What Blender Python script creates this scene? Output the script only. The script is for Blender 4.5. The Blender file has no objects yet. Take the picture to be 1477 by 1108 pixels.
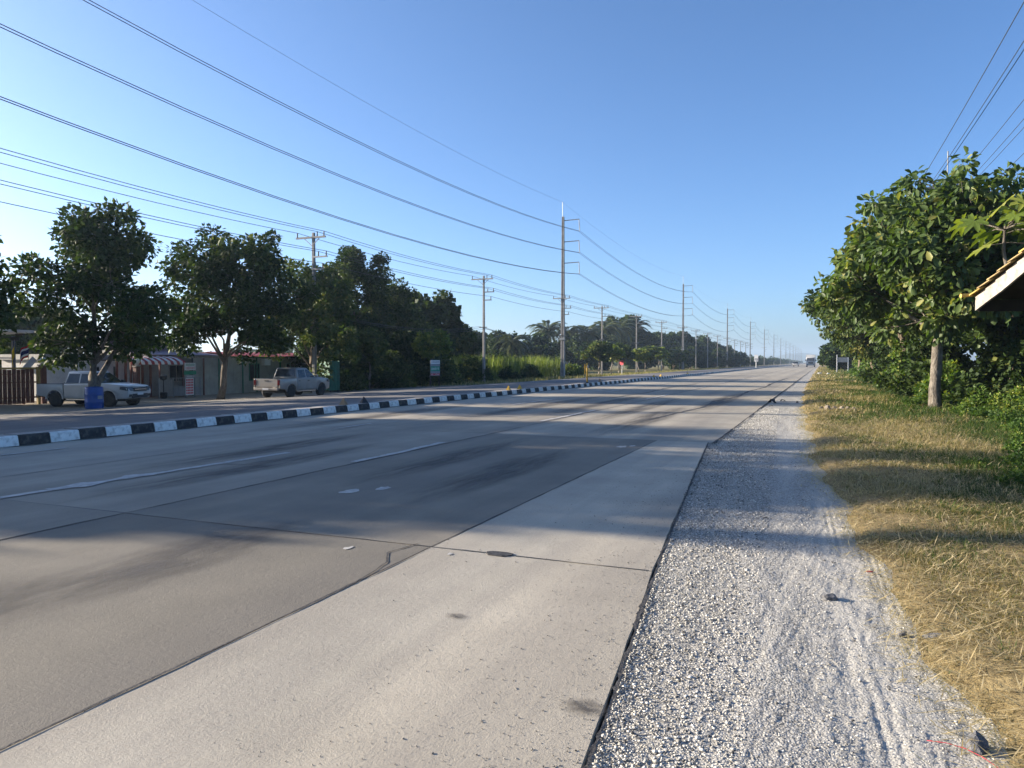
import bpy, bmesh, math
import numpy as np
from mathutils import Vector, Matrix

R = math.radians
scene = bpy.context.scene
COL = scene.collection

# ------------------------------------------------------------------ camera, world, sun, exposure
cam_d = bpy.data.cameras.new('camera')
cam = bpy.data.objects.new('camera', cam_d)
COL.objects.link(cam)
cam.location = (0, 0, 1.52)
cam.rotation_euler = (R(90 - 1.72), 0, R(22.81))
cam_d.sensor_width = 36.0
cam_d.lens = 25.98
cam_d.clip_start = 0.05
cam_d.clip_end = 30000
scene.camera = cam

SUN_EL = R(15.5)
SUN_FROM = Vector((-1.0, -0.150, 0)).normalized()          # towards the sun, on the ground
sun_dir = Vector((SUN_FROM.x * math.cos(SUN_EL), SUN_FROM.y * math.cos(SUN_EL), math.sin(SUN_EL)))
world = bpy.data.worlds.new('World')
scene.world = world
world.use_nodes = True
nt = world.node_tree
nt.nodes.clear()
sky = nt.nodes.new('ShaderNodeTexSky')
sky.sky_type = 'NISHITA'
sky.sun_disc = False
sky.sun_elevation = SUN_EL
sky.sun_rotation = math.atan2(SUN_FROM.x, SUN_FROM.y)
sky.altitude = 0
sky.air_density = 0.72
sky.dust_density = 1.4
sky.ozone_density = 4.4
bg = nt.nodes.new('ShaderNodeBackground')
bg.inputs['Strength'].default_value = 0.082
wo = nt.nodes.new('ShaderNodeOutputWorld')
hs = nt.nodes.new('ShaderNodeHueSaturation')
hs.inputs['Saturation'].default_value = 1.04
nt.links.new(sky.outputs[0], hs.inputs['Color'])
nt.links.new(hs.outputs[0], bg.inputs[0])
nt.links.new(bg.outputs[0], wo.inputs[0])
sun_l = bpy.data.lights.new('sun', 'SUN')
sun_l.energy = 5.0
sun_l.angle = R(0.53)
sun_l.color = (1.0, 0.87, 0.70)
sun_o = bpy.data.objects.new('sun', sun_l)
sun_o.rotation_euler = (-sun_dir).to_track_quat('-Z', 'Y').to_euler()
sun_o.location = (-30, -5, 40)
COL.objects.link(sun_o)

vs = scene.view_settings
vs.view_transform = 'Standard'
vs.look = 'None'
vs.gamma = 1.0
vs.use_curve_mapping = False
vs.exposure = 1.72
scene.render.engine = 'CYCLES'
scene.cycles.use_denoising = True
scene.cycles.max_bounces = 8
scene.cycles.transparent_max_bounces = 8
scene.cycles.volume_bounces = 0
scene.cycles.sample_clamp_indirect = 4.0
scene.cycles.use_adaptive_sampling = True

# ------------------------------------------------------------------ helpers
def ground_z(x):
    return float(np.interp(x, [-3000, -400, -45, -32, -28, -24.5, -14], [-1.0, -.9, -.8, -.68, -.5, -.3, 0.]))

VY = [-60, 0, 2.5, 4, 5, 7.5, 12.7, 30, 46, 100, 400, 4000]
VX = [.9, .75, .64, .62, .55, .27, -.08, -.72, -.95, -1.1, -1.3, -1.4]
def verge_x(y):
    y = np.asarray(y, float)
    w = .05 * np.sin(y * 2.3 + .5) + .035 * np.sin(y * 5.1 + 1.9) + .04 * np.sin(y * .9)
    return np.interp(y, VY, VX) + w
def edge_x(y):
    return np.interp(y, [-60, 0, 2.7, 5.3, 9.8, 14.2, 14.25, 4000], [-.3, -.55, -.82, -1.12, -1.56, -1.98, -1.88, -1.88])
def verge_h(d):
    return np.interp(d, [0, .12, .6, 2.0, 4, 6, 9, 25, 400], [-.012, .03, .06, .05, .0, -.12, -.35, -.55, -.7])
def right_z(x, y):
    return float(verge_h(x - verge_x(y)))

class MB:
    def __init__(s):
        s.v = []; s.f = []
    def add(s, v, f):
        o = len(s.v)
        s.v += [tuple(p) for p in v]
        s.f += [tuple(i + o for i in q) for q in f]
        return s
    def box(s, x0, x1, y0, y1, z0, z1):
        v = [(x0, y0, z0), (x1, y0, z0), (x1, y1, z0), (x0, y1, z0), (x0, y0, z1), (x1, y0, z1), (x1, y1, z1), (x0, y1, z1)]
        return s.add(v, [(0, 3, 2, 1), (4, 5, 6, 7), (0, 1, 5, 4), (1, 2, 6, 5), (2, 3, 7, 6), (3, 0, 4, 7)])
    def bar(s, p0, p1, w, h, up=(0, 0, 1)):
        p0 = Vector(p0); p1 = Vector(p1); d = (p1 - p0).normalized(); up = Vector(up)
        if abs(d.dot(up)) > .98: up = Vector((1, 0, 0))
        a = d.cross(up).normalized() * w / 2; b = a.cross(d).normalized() * h / 2
        v = [p0 - a - b, p0 + a - b, p0 + a + b, p0 - a + b, p1 - a - b, p1 + a - b, p1 + a + b, p1 - a + b]
        return s.add(v, [(0, 3, 2, 1), (4, 5, 6, 7), (0, 1, 5, 4), (1, 2, 6, 5), (2, 3, 7, 6), (3, 0, 4, 7)])
    def tube(s, pts, rad, n=6):
        pts = [Vector(p) for p in pts]
        if not hasattr(rad, '__len__'): rad = [rad] * len(pts)
        rings = []; o = len(s.v); up = Vector((0, 0, 1))
        for i, p in enumerate(pts):
            d = (pts[min(i + 1, len(pts) - 1)] - pts[max(i - 1, 0)]).normalized()
            a = d.cross(up)
            if a.length < .05: a = d.cross(Vector((1, 0, 0)))
            a.normalize(); b = a.cross(d)
            for k in range(n):
                t = 2 * math.pi * k / n
                s.v.append(tuple(p + (a * math.cos(t) + b * math.sin(t)) * rad[i]))
        for i in range(len(pts) - 1):
            for k in range(n):
                s.f.append((o + i * n + k, o + (i + 1) * n + k, o + (i + 1) * n + (k + 1) % n, o + i * n + (k + 1) % n))
        s.f.append(tuple(o + k for k in range(n)))
        s.f.append(tuple(o + (len(pts) - 1) * n + k for k in reversed(range(n))))
        return s
    def lathe(s, prof, n=16, c=(0, 0, 0), axis='z'):
        o = len(s.v)
        for r, z in prof:
            for k in range(n):
                t = 2 * math.pi * k / n
                x, y = r * math.cos(t), r * math.sin(t)
                p = (x, y, z) if axis == 'z' else ((x, z, y) if axis == 'y' else (z, x, y))
                s.v.append((p[0] + c[0], p[1] + c[1], p[2] + c[2]))
        for i in range(len(prof) - 1):
            for k in range(n):
                s.f.append((o + i * n + k, o + i * n + (k + 1) % n, o + (i + 1) * n + (k + 1) % n, o + (i + 1) * n + k))
        s.f.append(tuple(o + k for k in reversed(range(n))))
        s.f.append(tuple(o + (len(prof) - 1) * n + k for k in range(n)))
        return s
    def prism(s, poly, y0, y1):                       # polygon in x,z pushed along y
        n = len(poly); o = len(s.v)
        s.v += [(x, y0, z) for x, z in poly] + [(x, y1, z) for x, z in poly]
        s.f.append(tuple(o + i for i in range(n)))
        s.f.append(tuple(o + n + i for i in reversed(range(n))))
        for i in range(n):
            j = (i + 1) % n
            s.f.append((o + i, o + n + i, o + n + j, o + j))
        return s
    def mesh(s, name):
        me = bpy.data.meshes.new(name)
        me.from_pydata(s.v, [], s.f)
        me.validate()
        bm = bmesh.new(); bm.from_mesh(me)
        bmesh.ops.recalc_face_normals(bm, faces=bm.faces)
        bm.to_mesh(me); bm.free()
        return me
    def build(s, name, mat, parent=None, smooth=False, bevel=0):
        o = link(name, s.mesh(name), mat, parent)
        if smooth:
            o.data.polygons.foreach_set('use_smooth', [True] * len(o.data.polygons))
        if bevel:
            m = o.modifiers.new('bevel', 'BEVEL'); m.width = bevel; m.segments = 2
            m.limit_method = 'ANGLE'; m.angle_limit = R(35)
        return o

def link(name, me, mat=None, parent=None):
    o = bpy.data.objects.new(name, me)
    COL.objects.link(o)
    if mat is not None and me is not None and not me.materials:
        me.materials.append(mat)
    if parent is not None: o.parent = parent
    return o
def thing(name, label, cat, loc=(0, 0, 0), rz=0, group=None):
    o = bpy.data.objects.new(name, None)
    COL.objects.link(o)
    o.location = loc; o.rotation_euler = (0, 0, rz); o.empty_display_size = .2
    return tag(o, label, cat, group)
def tag(o, label, cat, group=None):
    o['label'] = label; o['category'] = cat
    if group: o['group'] = group
    return o
def structure(o):
    o['kind'] = 'structure'; return o
def stuff(o, label=None, cat=None):
    o['kind'] = 'stuff'
    if label: o['label'] = label
    if cat: o['category'] = cat
    return o
def copy_tree(o, parent=None):
    c = o.copy(); COL.objects.link(c); c.parent = parent
    for ch in list(o.children): copy_tree(ch, c)
    return c
def np_mesh(name, V, F, tint=None, smooth=False):
    """V (n,3); F list of int arrays (m,k)."""
    me = bpy.data.meshes.new(name)
    V = np.ascontiguousarray(V, np.float32)
    me.vertices.add(len(V)); me.vertices.foreach_set('co', V.ravel())
    loops = np.concatenate([f.ravel() for f in F]).astype(np.int32)
    starts = []; o = 0
    for f in F:
        starts.append(o + np.arange(len(f)) * f.shape[1]); o += f.size
    starts = np.concatenate(starts).astype(np.int32)
    me.loops.add(len(loops)); me.loops.foreach_set('vertex_index', loops)
    me.polygons.add(len(starts)); me.polygons.foreach_set('loop_start', starts)
    if smooth: me.polygons.foreach_set('use_smooth', np.ones(len(starts), bool))
    me.update(calc_edges=True)
    if tint is not None:
        a = me.attributes.new('tint', 'FLOAT', 'POINT')
        a.data.foreach_set('value', np.ascontiguousarray(tint, np.float32))
    return me
def unit(v):
    return v / np.maximum(np.linalg.norm(v, axis=-1, keepdims=True), 1e-9)

# ------------------------------------------------------------------ materials
class NT:
    def __init__(s, name):
        s.m = bpy.data.materials.new(name); s.m.use_nodes = True
        s.t = s.m.node_tree; s.b = s.t.nodes['Principled BSDF']; s.out = s.t.nodes['Material Output']
    def n(s, typ, **kw):
        x = s.t.nodes.new(typ)
        for k, v in kw.items(): setattr(x, k, v)
        return x
    def l(s, a, b): s.t.links.new(a, b)
    def pos(s):
        return s.n('ShaderNodeNewGeometry').outputs['Position']
    def scaled(s, src, sc):
        m = s.n('ShaderNodeMapping'); m.inputs['Scale'].default_value = sc; s.l(src, m.inputs[0]); return m.outputs[0]
    def noise(s, src, scale, detail=4, rough=.55, lo=.3, hi=.7):
        x = s.n('ShaderNodeTexNoise'); x.inputs['Scale'].default_value = scale
        x.inputs['Detail'].default_value = detail; x.inputs['Roughness'].default_value = rough
        s.l(src, x.inputs['Vector'])
        return s.rng(x.outputs[0], lo, hi)
    def vor(s, src, scale, feat='F1', out='Distance'):
        x = s.n('ShaderNodeTexVoronoi', feature=feat); x.inputs['Scale'].default_value = scale
        s.l(src, x.inputs['Vector']); return x.outputs[out]
    def rng(s, src, a, b, c=0., d=1.):
        x = s.n('ShaderNodeMapRange'); x.inputs[1].default_value = a; x.inputs[2].default_value = b
        x.inputs[3].default_value = c; x.inputs[4].default_value = d; s.l(src, x.inputs[0]); return x.outputs[0]
    def mix(s, f, a, b, blend='MIX'):
        x = s.n('ShaderNodeMix', data_type='RGBA', blend_type=blend)
        for i, v in ((0, f), (6, a), (7, b)):
            if hasattr(v, 'links'): s.l(v, x.inputs[i])
            elif i == 0: x.inputs[0].default_value = v
            else: x.inputs[i].default_value = (*v, 1)
        return x.outputs[2]
    def math(s, op, a, b=0.):
        x = s.n('ShaderNodeMath', operation=op)
        for i, v in ((0, a), (1, b)):
            if hasattr(v, 'links'): s.l(v, x.inputs[i])
            else: x.inputs[i].default_value = v
        return x.outputs[0]
    def ramp(s, f, stops):
        x = s.n('ShaderNodeValToRGB'); e = x.color_ramp.elements
        while len(e) < len(stops): e.new(.5)
        for i, (p, c) in enumerate(stops):
            e[i].position = p; e[i].color = (*c, 1)
        s.l(f, x.inputs[0]); return x.outputs[0]
    def sep(s, src):
        x = s.n('ShaderNodeSeparateXYZ'); s.l(src, x.inputs[0]); return x.outputs
    def bump(s, h, strength=.3, dist=.01, prev=None):
        x = s.n('ShaderNodeBump'); x.inputs['Strength'].default_value = strength; x.inputs['Distance'].default_value = dist
        s.l(h, x.inputs['Height'])
        if prev is not None: s.l(prev, x.inputs['Normal'])
        s.l(x.outputs[0], s.b.inputs['Normal']); return x.outputs[0]
    def col(s, c):
        if hasattr(c, 'links'): s.l(c, s.b.inputs['Base Color'])
        else: s.b.inputs['Base Color'].default_value = (*c, 1)
    def set(s, **kw):
        for k, v in kw.items():
            k = {'rough': 'Roughness', 'metal': 'Metallic', 'spec': 'Specular IOR Level', 'coat': 'Coat Weight', 'trans': 'Transmission Weight', 'ior': 'IOR', 'coatr': 'Coat Roughness'}[k]
            if hasattr(v, 'links'): s.l(v, s.b.inputs[k])
            else: s.b.inputs[k].default_value = v
        return s

def m_plain(name, c, rough=.6, metal=0., var=.25, scale=3., dirt=None, dirt_amt=.5, bump=.15, spec=.4, coat=0.):
    t = NT(name); p = t.n('ShaderNodeTexCoord').outputs['Object']
    f = t.noise(p, scale, 5)
    lo = tuple(x * (1 - var) for x in c); hi = tuple(min(1, x * (1 + var * .5)) for x in c)
    k = t.mix(f, lo, hi)
    if dirt:
        d = t.noise(p, scale * 2.7, 6, .65, .48, .72)
        k = t.mix(t.math('MULTIPLY', d, dirt_amt), k, dirt)
    t.col(k); t.set(rough=rough, metal=metal, spec=spec, coat=coat)
    if bump: t.bump(t.noise(p, scale * 12, 4), bump, .01)
    return t.m

def m_concrete():
    t = NT('concrete'); p = t.pos(); xyz = t.sep(p)
    oi = t.n('ShaderNodeObjectInfo')
    rnd = oi.outputs['Random']
    base = t.mix(t.noise(p, .9, 6, .6), (.25, .226, .180), (.395, .358, .288))
    streak = t.noise(t.scaled(p, (3.2, .11, 1)), 1.0, 5, .6, .32, .68)
    base = t.mix(t.math('MULTIPLY', streak, .42), base, (.16, .145, .13))
    fine = t.noise(p, 55, 6, .75, .3, .7)
    base = t.mix(t.math('MULTIPLY', fine, .38), base, (.51, .47, .39))
    tint = t.mix(t.rng(rnd, 0, 1, .0, .22), (1, 1, 1), (.72, .70, .68))
    base = t.mix(1.0, base, tint, 'MULTIPLY')
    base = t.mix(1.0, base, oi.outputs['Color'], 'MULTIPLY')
    # dark rubber film where the wheels run
    wx = t.n('ShaderNodeTexWave', wave_type='BANDS', bands_direction='X')
    wx.inputs['Scale'].default_value = .175; wx.inputs['Distortion'].default_value = .6; wx.inputs['Detail'].default_value = 2
    wx.inputs['Phase Offset'].default_value = 1.3
    t.l(p, wx.inputs['Vector'])
    film = t.math('MULTIPLY', t.rng(wx.outputs['Fac'], .35, .95), t.noise(t.scaled(p, (1, .12, 1)), .8, 4, .5, .25, .75))
    base = t.mix(t.math('MULTIPLY', film, .34), base, (.105, .098, .095))
    # oil spots, chips, pits
    spots = t.math('LESS_THAN', t.vor(p, 7.0), t.rng(t.noise(p, 1.7, 2), 0, 1, -.05, .05))
    base = t.mix(t.math('MULTIPLY', spots, .5), base, (.07, .066, .062))
    pits = t.math('LESS_THAN', t.vor(p, 40), t.rng(t.noise(p, 5, 3), 0, 1, -.08, .22))
    base = t.mix(t.math('MULTIPLY', pits, .40), base, (.10, .092, .082))
    t.col(base); t.set(rough=.82, spec=.3)
    h = t.math('ADD', t.math('MULTIPLY', t.noise(p, 95, 5, .75), .6), t.math('MULTIPLY', t.noise(p, 22, 5, .65), .6))
    h = t.math('SUBTRACT', h, t.math('MULTIPLY', pits, .5))
    t.bump(h, .42, .007)
    return t.m

def m_tar(name='tar', c=(.028, .027, .027)):
    t = NT(name); p = t.pos()
    t.col(t.mix(t.noise(p, 18, 5), c, tuple(x * 2.6 for x in c))); t.set(rough=.75, spec=.3)
    t.bump(t.noise(p, 60, 5), .6, .008); return t.m

def m_asphalt():
    t = NT('asphalt'); p = t.pos()
    k = t.mix(t.noise(t.scaled(p, (1, .12, 1)), 1.2, 5), (.105, .10, .098), (.165, .158, .152))
    k = t.mix(t.math('MULTIPLY', t.noise(p, 40, 5, .7), .3), k, (.22, .21, .20))
    t.col(k); t.set(rough=.85, spec=.3); t.bump(t.noise(p, 90, 4), .5, .006); return t.m

def m_shoulder():
    t = NT('crushed_stone'); p = t.pos(); xyz = t.sep(p)
    cell = t.n('ShaderNodeTexVoronoi'); cell.inputs['Scale'].default_value = 85; t.l(p, cell.inputs['Vector'])
    cs = t.n('ShaderNodeSeparateColor'); t.l(cell.outputs['Color'], cs.inputs[0])
    k = t.ramp(cs.outputs[0], [(0, (.15, .144, .130)), (.3, (.34, .328, .295)), (.7, (.485, .468, .42)), (1, (.62, .60, .545))])
    crack = t.rng(cell.outputs['Distance'], .25, .62)
    k = t.mix(t.math('MULTIPLY', crack, .45), k, (.12, .117, .112))
    # pale dust packed along the wheel lines and on the outer side
    off = t.math('ADD', xyz[0], t.math('MULTIPLY', t.math('MINIMUM', xyz[1], 19.0), .046))
    w = t.n('ShaderNodeTexNoise'); w.inputs['Scale'].default_value = 1.0; w.inputs['Detail'].default_value = 5
    t.l(t.scaled(p, (2.6, .22, 1)), w.inputs['Vector'])
    dz = t.math('ADD', t.rng(off, -.35, .75), t.rng(w.outputs[0], .3, .7, -.55, .5))
    dz = t.math('MULTIPLY', t.rng(dz, .15, .75), t.rng(t.noise(p, 70, 5, .8), 0, 1, .25, 1.0))
    k = t.mix(t.math('MULTIPLY', dz, .82), k, (.53, .505, .445))
    k = t.mix(t.math('MULTIPLY', t.noise(p, 2.2, 5), .22), k, (.33, .32, .30))
    t.col(k); t.set(rough=.92, spec=.25)
    h = t.math('SUBTRACT', 1.0, t.rng(cell.outputs['Distance'], .1, .75))
    h = t.math('MULTIPLY', h, t.rng(dz, 0, 1, 1, .35))
    t.bump(t.math('ADD', h, t.math('MULTIPLY', t.noise(p, 150, 3), .4)), .5, .007)
    return t.m

def m_ground():
    t = NT('soil'); p = t.pos(); xyz = t.sep(p)
    soil = t.mix(t.noise(p, 1.3, 6, .6), (.17, .135, .09), (.29, .245, .175))
    dry = t.mix(t.noise(p, 14, 5, .7), (.14, .105, .052), (.36, .28, .14))
    green = t.mix(t.noise(p, 9, 5, .7), (.03, .05, .013), (.10, .13, .035))
    right = t.rng(xyz[0], -3, -2)
    pave = t.mix(t.noise(p, 30, 5, .7), (.20, .19, .172), (.27, .255, .23))
    far = t.mix(t.noise(p, .05, 3), green, dry)
    lf = t.mix(t.rng(xyz[0], -34, -31), soil, pave)
    lf = t.mix(t.rng(xyz[0], -62, -46), far, lf)
    yfar = t.rng(xyz[1], 58, 68)
    lf = t.mix(yfar, lf, t.mix(t.noise(p, .5, 5, .6), dry, green))
    rt = t.mix(t.rng(t.math('ADD', xyz[0], t.noise(p, 1.1, 4, .6, .3, .7)), 1.6, 4.0), dry, green)
    t.col(t.mix(right, lf, rt)); t.set(rough=.95, spec=.2)
    t.bump(t.noise(p, 22, 6, .7), .7, .03); return t.m

def m_leaf(name, stops, trans=.35, rough=.55, spec=.28):
    t = NT(name)
    a = t.n('ShaderNodeAttribute', attribute_name='tint').outputs['Fac']
    c = t.ramp(a, stops)
    t.col(c); t.set(rough=rough, spec=spec)
    tr = t.n('ShaderNodeBsdfTranslucent')
    tc = t.mix(1.0, c, (1.25, 1.35, .5), 'MULTIPLY'); t.l(tc, tr.inputs[0])
    mx = t.n('ShaderNodeMixShader'); mx.inputs[0].default_value = trans
    t.l(t.b.outputs[0], mx.inputs[1]); t.l(tr.outputs[0], mx.inputs[2]); t.l(mx.outputs[0], t.out.inputs[0])
    return t.m

def m_bark(name, a, b, scale=9):
    t = NT(name); p = t.n('ShaderNodeTexCoord').outputs['Object']
    f = t.noise(t.scaled(p, (1, 1, .35)), scale, 6, .65)
    k = t.mix(f, a, b)
    k = t.mix(t.math('MULTIPLY', t.noise(p, 3.3, 4, .6, .5, .7), .5), k, tuple(x * .45 for x in a))
    t.col(k); t.set(rough=.9, spec=.2); t.bump(f, .9, .03); return t.m

def m_paint(name, c, dirt=(.16, .13, .1), amt=.45, rough=.35, metal=.0, coat=.6):
    t = NT(name); co = t.n('ShaderNodeTexCoord').outputs['Object']; z = t.sep(co)[2]
    low = t.rng(z, .95, .35)
    d = t.math('MULTIPLY', t.math('ADD', t.math('MULTIPLY', low, .6), .3), t.noise(co, 2.2, 5, .6, .3, .75))
    k = t.mix(t.math('MULTIPLY', d, amt), c, dirt)
    t.col(k); t.set(metal=metal, coat=coat, coatr=.08, rough=t.rng(d, 0, 1, rough, .8)); return t.m

def m_glass(name='car_glass', c=(.012, .015, .017)):
    t = NT(name); co = t.n('ShaderNodeTexCoord').outputs['Object']
    t.col(t.mix(t.noise(co, 3, 4), c, tuple(x * 2 + .01 for x in c))); t.set(rough=.06, spec=.5, coat=.0); return t.m

M = {}
M['concrete'] = m_concrete()
M['tar'] = m_tar()
M['bed'] = m_tar('joint_bed', (.03, .028, .026))
M['asphalt'] = m_asphalt()
M['shoulder'] = m_shoulder()
M['ground'] = m_ground()
def m_line():
    t = NT('road_paint'); p = t.pos()
    worn = t.math('MAXIMUM', t.noise(p, 7, 6, .7, .42, .62), t.noise(p, 60, 4, .7, .55, .7))
    t.col(t.mix(t.math('MULTIPLY', worn, .8), (.47, .46, .43), (.26, .245, .225))); t.set(rough=.75); return t.m
M['line'] = m_line()
M['kerb_w'] = m_plain('kerb_white', (.78, .77, .73), .8, var=.12, scale=3.5, dirt=(.2, .18, .155), dirt_amt=.6)
M['kerb_b'] = m_plain('kerb_black', (.026, .026, .028), .75, var=.4, scale=3.5, dirt=(.16, .145, .125), dirt_amt=.55)
M['kerb_top'] = m_plain('kerb_top', (.34, .32, .29), .85, var=.3, scale=4, dirt=(.16, .14, .12), dirt_amt=.6)
M['pole'] = m_plain('pole_concrete', (.30, .285, .265), .85, var=.25, scale=1.6, dirt=(.16, .15, .14), dirt_amt=.5)
M['steel'] = m_plain('galvanised', (.18, .185, .19), .5, metal=.6, var=.25, scale=5)
M['insul'] = m_plain('insulator', (.06, .035, .03), .3, var=.3, scale=9)
M['wire'] = m_plain('wire', (.035, .036, .04), .6, var=.1, scale=2, bump=0)
M['bark_grey'] = m_bark('bark_grey', (.075, .062, .05), (.25, .225, .19), 14)
M['bark_brown'] = m_bark('bark_brown', (.085, .065, .045), (.20, .165, .125))
M['bark_white'] = m_bark('bark_pale', (.30, .28, .25), (.48, .46, .42))
M['leaf_dark'] = m_leaf('leaf_dark', [(0, (.014, .027, .010)), (.5, (.030, .054, .016)), (.85, (.058, .085, .022)), (1, (.12, .135, .035))], .22, .65, .15)
M['leaf_mid'] = m_leaf('leaf_mid', [(0, (.022, .04, .013)), (.5, (.05, .08, .022)), (.85, (.09, .12, .03)), (1, (.16, .15, .045))], .28, .62, .2)
M['leaf_big'] = m_leaf('leaf_big', [(0, (.028, .05, .018)), (.5, (.058, .095, .03)), (.85, (.105, .15, .045)), (1, (.22, .22, .06))], .34, .5)
M['leaf_bush'] = m_leaf('leaf_bush', [(0, (.025, .055, .012)), (.5, (.06, .115, .022)), (.85, (.12, .18, .035)), (1, (.24, .26, .05))], .36)
M['leaf_lime'] = m_leaf('leaf_lime', [(0, (.04, .07, .014)), (.5, (.085, .13, .022)), (.85, (.15, .195, .035)), (1, (.27, .27, .06))], .36)
M['leaf_palm'] = m_leaf('leaf_palm', [(0, (.03, .045, .016)), (.6, (.07, .09, .03)), (1, (.15, .15, .06))], .25, .35, .6)
M['cane'] = m_leaf('leaf_cane', [(0, (.06, .09, .02)), (.5, (.12, .165, .032)), (1, (.24, .25, .07))], .4)
M['grass'] = m_leaf('grass_blade', [(0, (.03, .065, .012)), (.32, (.07, .115, .022)), (.48, (.19, .16, .055)), (.75, (.40, .315, .165)), (1, (.60, .50, .31))], .3, .6, .25)
M['white_paint'] = m_plain('white_wall', (.62, .62, .60), .7, var=.12, scale=1.2, dirt=(.3, .28, .25), dirt_amt=.35)
M['grey_wall'] = m_plain('grey_wall', (.34, .335, .30), .75, var=.2, scale=1.2, dirt=(.2, .18, .15), dirt_amt=.4)
M['green_paint'] = m_plain('green_paint', (.025, .16, .10), .55, var=.3, scale=3, dirt=(.1, .09, .07), dirt_amt=.4)
M['brown_wood'] = m_plain('brown_wood', (.16, .055, .035), .7, var=.4, scale=6, dirt=(.05, .03, .025), dirt_amt=.5)
M['gold_wood'] = m_plain('gold_wood', (.34, .24, .07), .7, var=.3, scale=5)
M['blue_steel'] = m_plain('blue_steel', (.03, .06, .14), .5, var=.3, scale=4)
M['dark'] = m_plain('dark_plastic', (.02, .02, .022), .55, var=.3, scale=6)
M['purple_roof'] = m_plain('roof_sheet', (.20, .14, .17), .5, metal=.2, var=.25, scale=1.5, dirt=(.12, .1, .1), dirt_amt=.4)
M['red_roof'] = m_plain('red_roof', (.27, .05, .055), .55, var=.3, scale=2)
M['red'] = m_plain('red_canvas', (.36, .05, .05), .75, var=.25, scale=5)
M['white'] = m_plain('white_canvas', (.72, .70, .66), .75, var=.1, scale=5)
M['sign_white'] = m_plain('sign_white', (.72, .72, .70), .5, var=.08, scale=5)
M['sign_red'] = m_plain('sign_red', (.55, .03, .05), .5, var=.15, scale=5)
M['sign_green'] = m_plain('sign_green', (.02, .25, .14), .5, var=.15, scale=5)
M['sign_grey'] = m_plain('sign_grey', (.25, .26, .27), .5, var=.15, scale=5)
M['blue_plastic'] = m_plain('blue_plastic', (.012, .07, .30), .4, var=.35, scale=4, dirt=(.03, .08, .18), dirt_amt=.6)
M['yellow'] = m_plain('yellow_paint', (.62, .36, .04), .6, var=.2, scale=6, dirt=(.25, .16, .06), dirt_amt=.4)
def m_cloth(name, c):
    t = NT(name); p = t.n('ShaderNodeTexCoord').outputs['Object']
    k = t.mix(t.noise(p, 5, 4), tuple(x * .85 for x in c), c); t.col(k); t.set(rough=.9, spec=.1)
    tr = t.n('ShaderNodeBsdfTranslucent'); t.l(k, tr.inputs[0]); mx = t.n('ShaderNodeMixShader'); mx.inputs[0].default_value = .55
    t.l(t.b.outputs[0], mx.inputs[1]); t.l(tr.outputs[0], mx.inputs[2]); t.l(mx.outputs[0], t.out.inputs[0]); return t.m
M['yellow_cloth'] = m_cloth('yellow_cloth', (.8, .62, .06))
M['tan'] = m_plain('tan_marker', (.30, .19, .10), .7, var=.3, scale=7)
M['flag_red'] = m_cloth('flag_red', (0.55, 0.03, 0.04))
M['flag_white'] = m_cloth('flag_white', (0.8, 0.8, 0.8))
M['flag_blue'] = m_cloth('flag_blue', (0.04, 0.045, 0.18))
M['glass'] = m_glass()
M['tyre'] = m_plain('tyre_rubber', (.022, .021, .02), .85, var=.4, scale=8, dirt=(.12, .1, .08), dirt_amt=.5)
M['rim'] = m_plain('wheel_rim', (.45, .45, .44), .45, metal=.15, var=.25, scale=8, dirt=(.12, .1, .08), dirt_amt=.5)
M['car_white'] = m_paint('car_white', (.46, .455, .44), (.2, .17, .13), .5)
M['car_silver'] = m_paint('car_silver', (.27, .255, .235), (.2, .155, .11), .7, .45, .3)
M['lamp'] = m_plain('lamp_glass', (.10, .105, .11), .12, var=.2, scale=9, bump=0)
M['tail'] = m_plain('tail_lamp', (.11, .012, .012), .2, var=.2, scale=9, bump=0)
M['chrome'] = m_plain('chrome', (.5, .5, .5), .2, metal=1., var=.1, scale=9, bump=0)
M['plate'] = m_plain('number_plate', (.6, .6, .6), .5, var=.1, scale=9)
M['board'] = m_plain('weathered_board', (.34, .31, .27), .85, var=.35, scale=5, dirt=(.12, .10, .085), dirt_amt=.75)
M['tile'] = m_plain('roof_tile', (.30, .22, .10), .85, var=.4, scale=6, dirt=(.09, .07, .05), dirt_amt=.7)
M['tile_yellow'] = m_plain('ridge_tile', (.50, .34, .08), .75, var=.35, scale=6, dirt=(.2, .14, .07), dirt_amt=.5)
M['dark_wood'] = m_plain('dark_wood', (.035, .028, .022), .85, var=.3, scale=6)
M['stone'] = m_plain('grey_stone', (.15, .15, .155), .9, var=.4, scale=14, bump=.5)
M['chip'] = m_leaf('stone_chip', [(0, (.07, .067, .062)), (.4, (.345, .333, .302)), (.8, (.52, .502, .455)), (1, (.68, .655, .60))], 0., .9, .25)
M['rubble'] = m_plain('rubble', (.24, .20, .16), .9, var=.4, scale=9)


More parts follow.
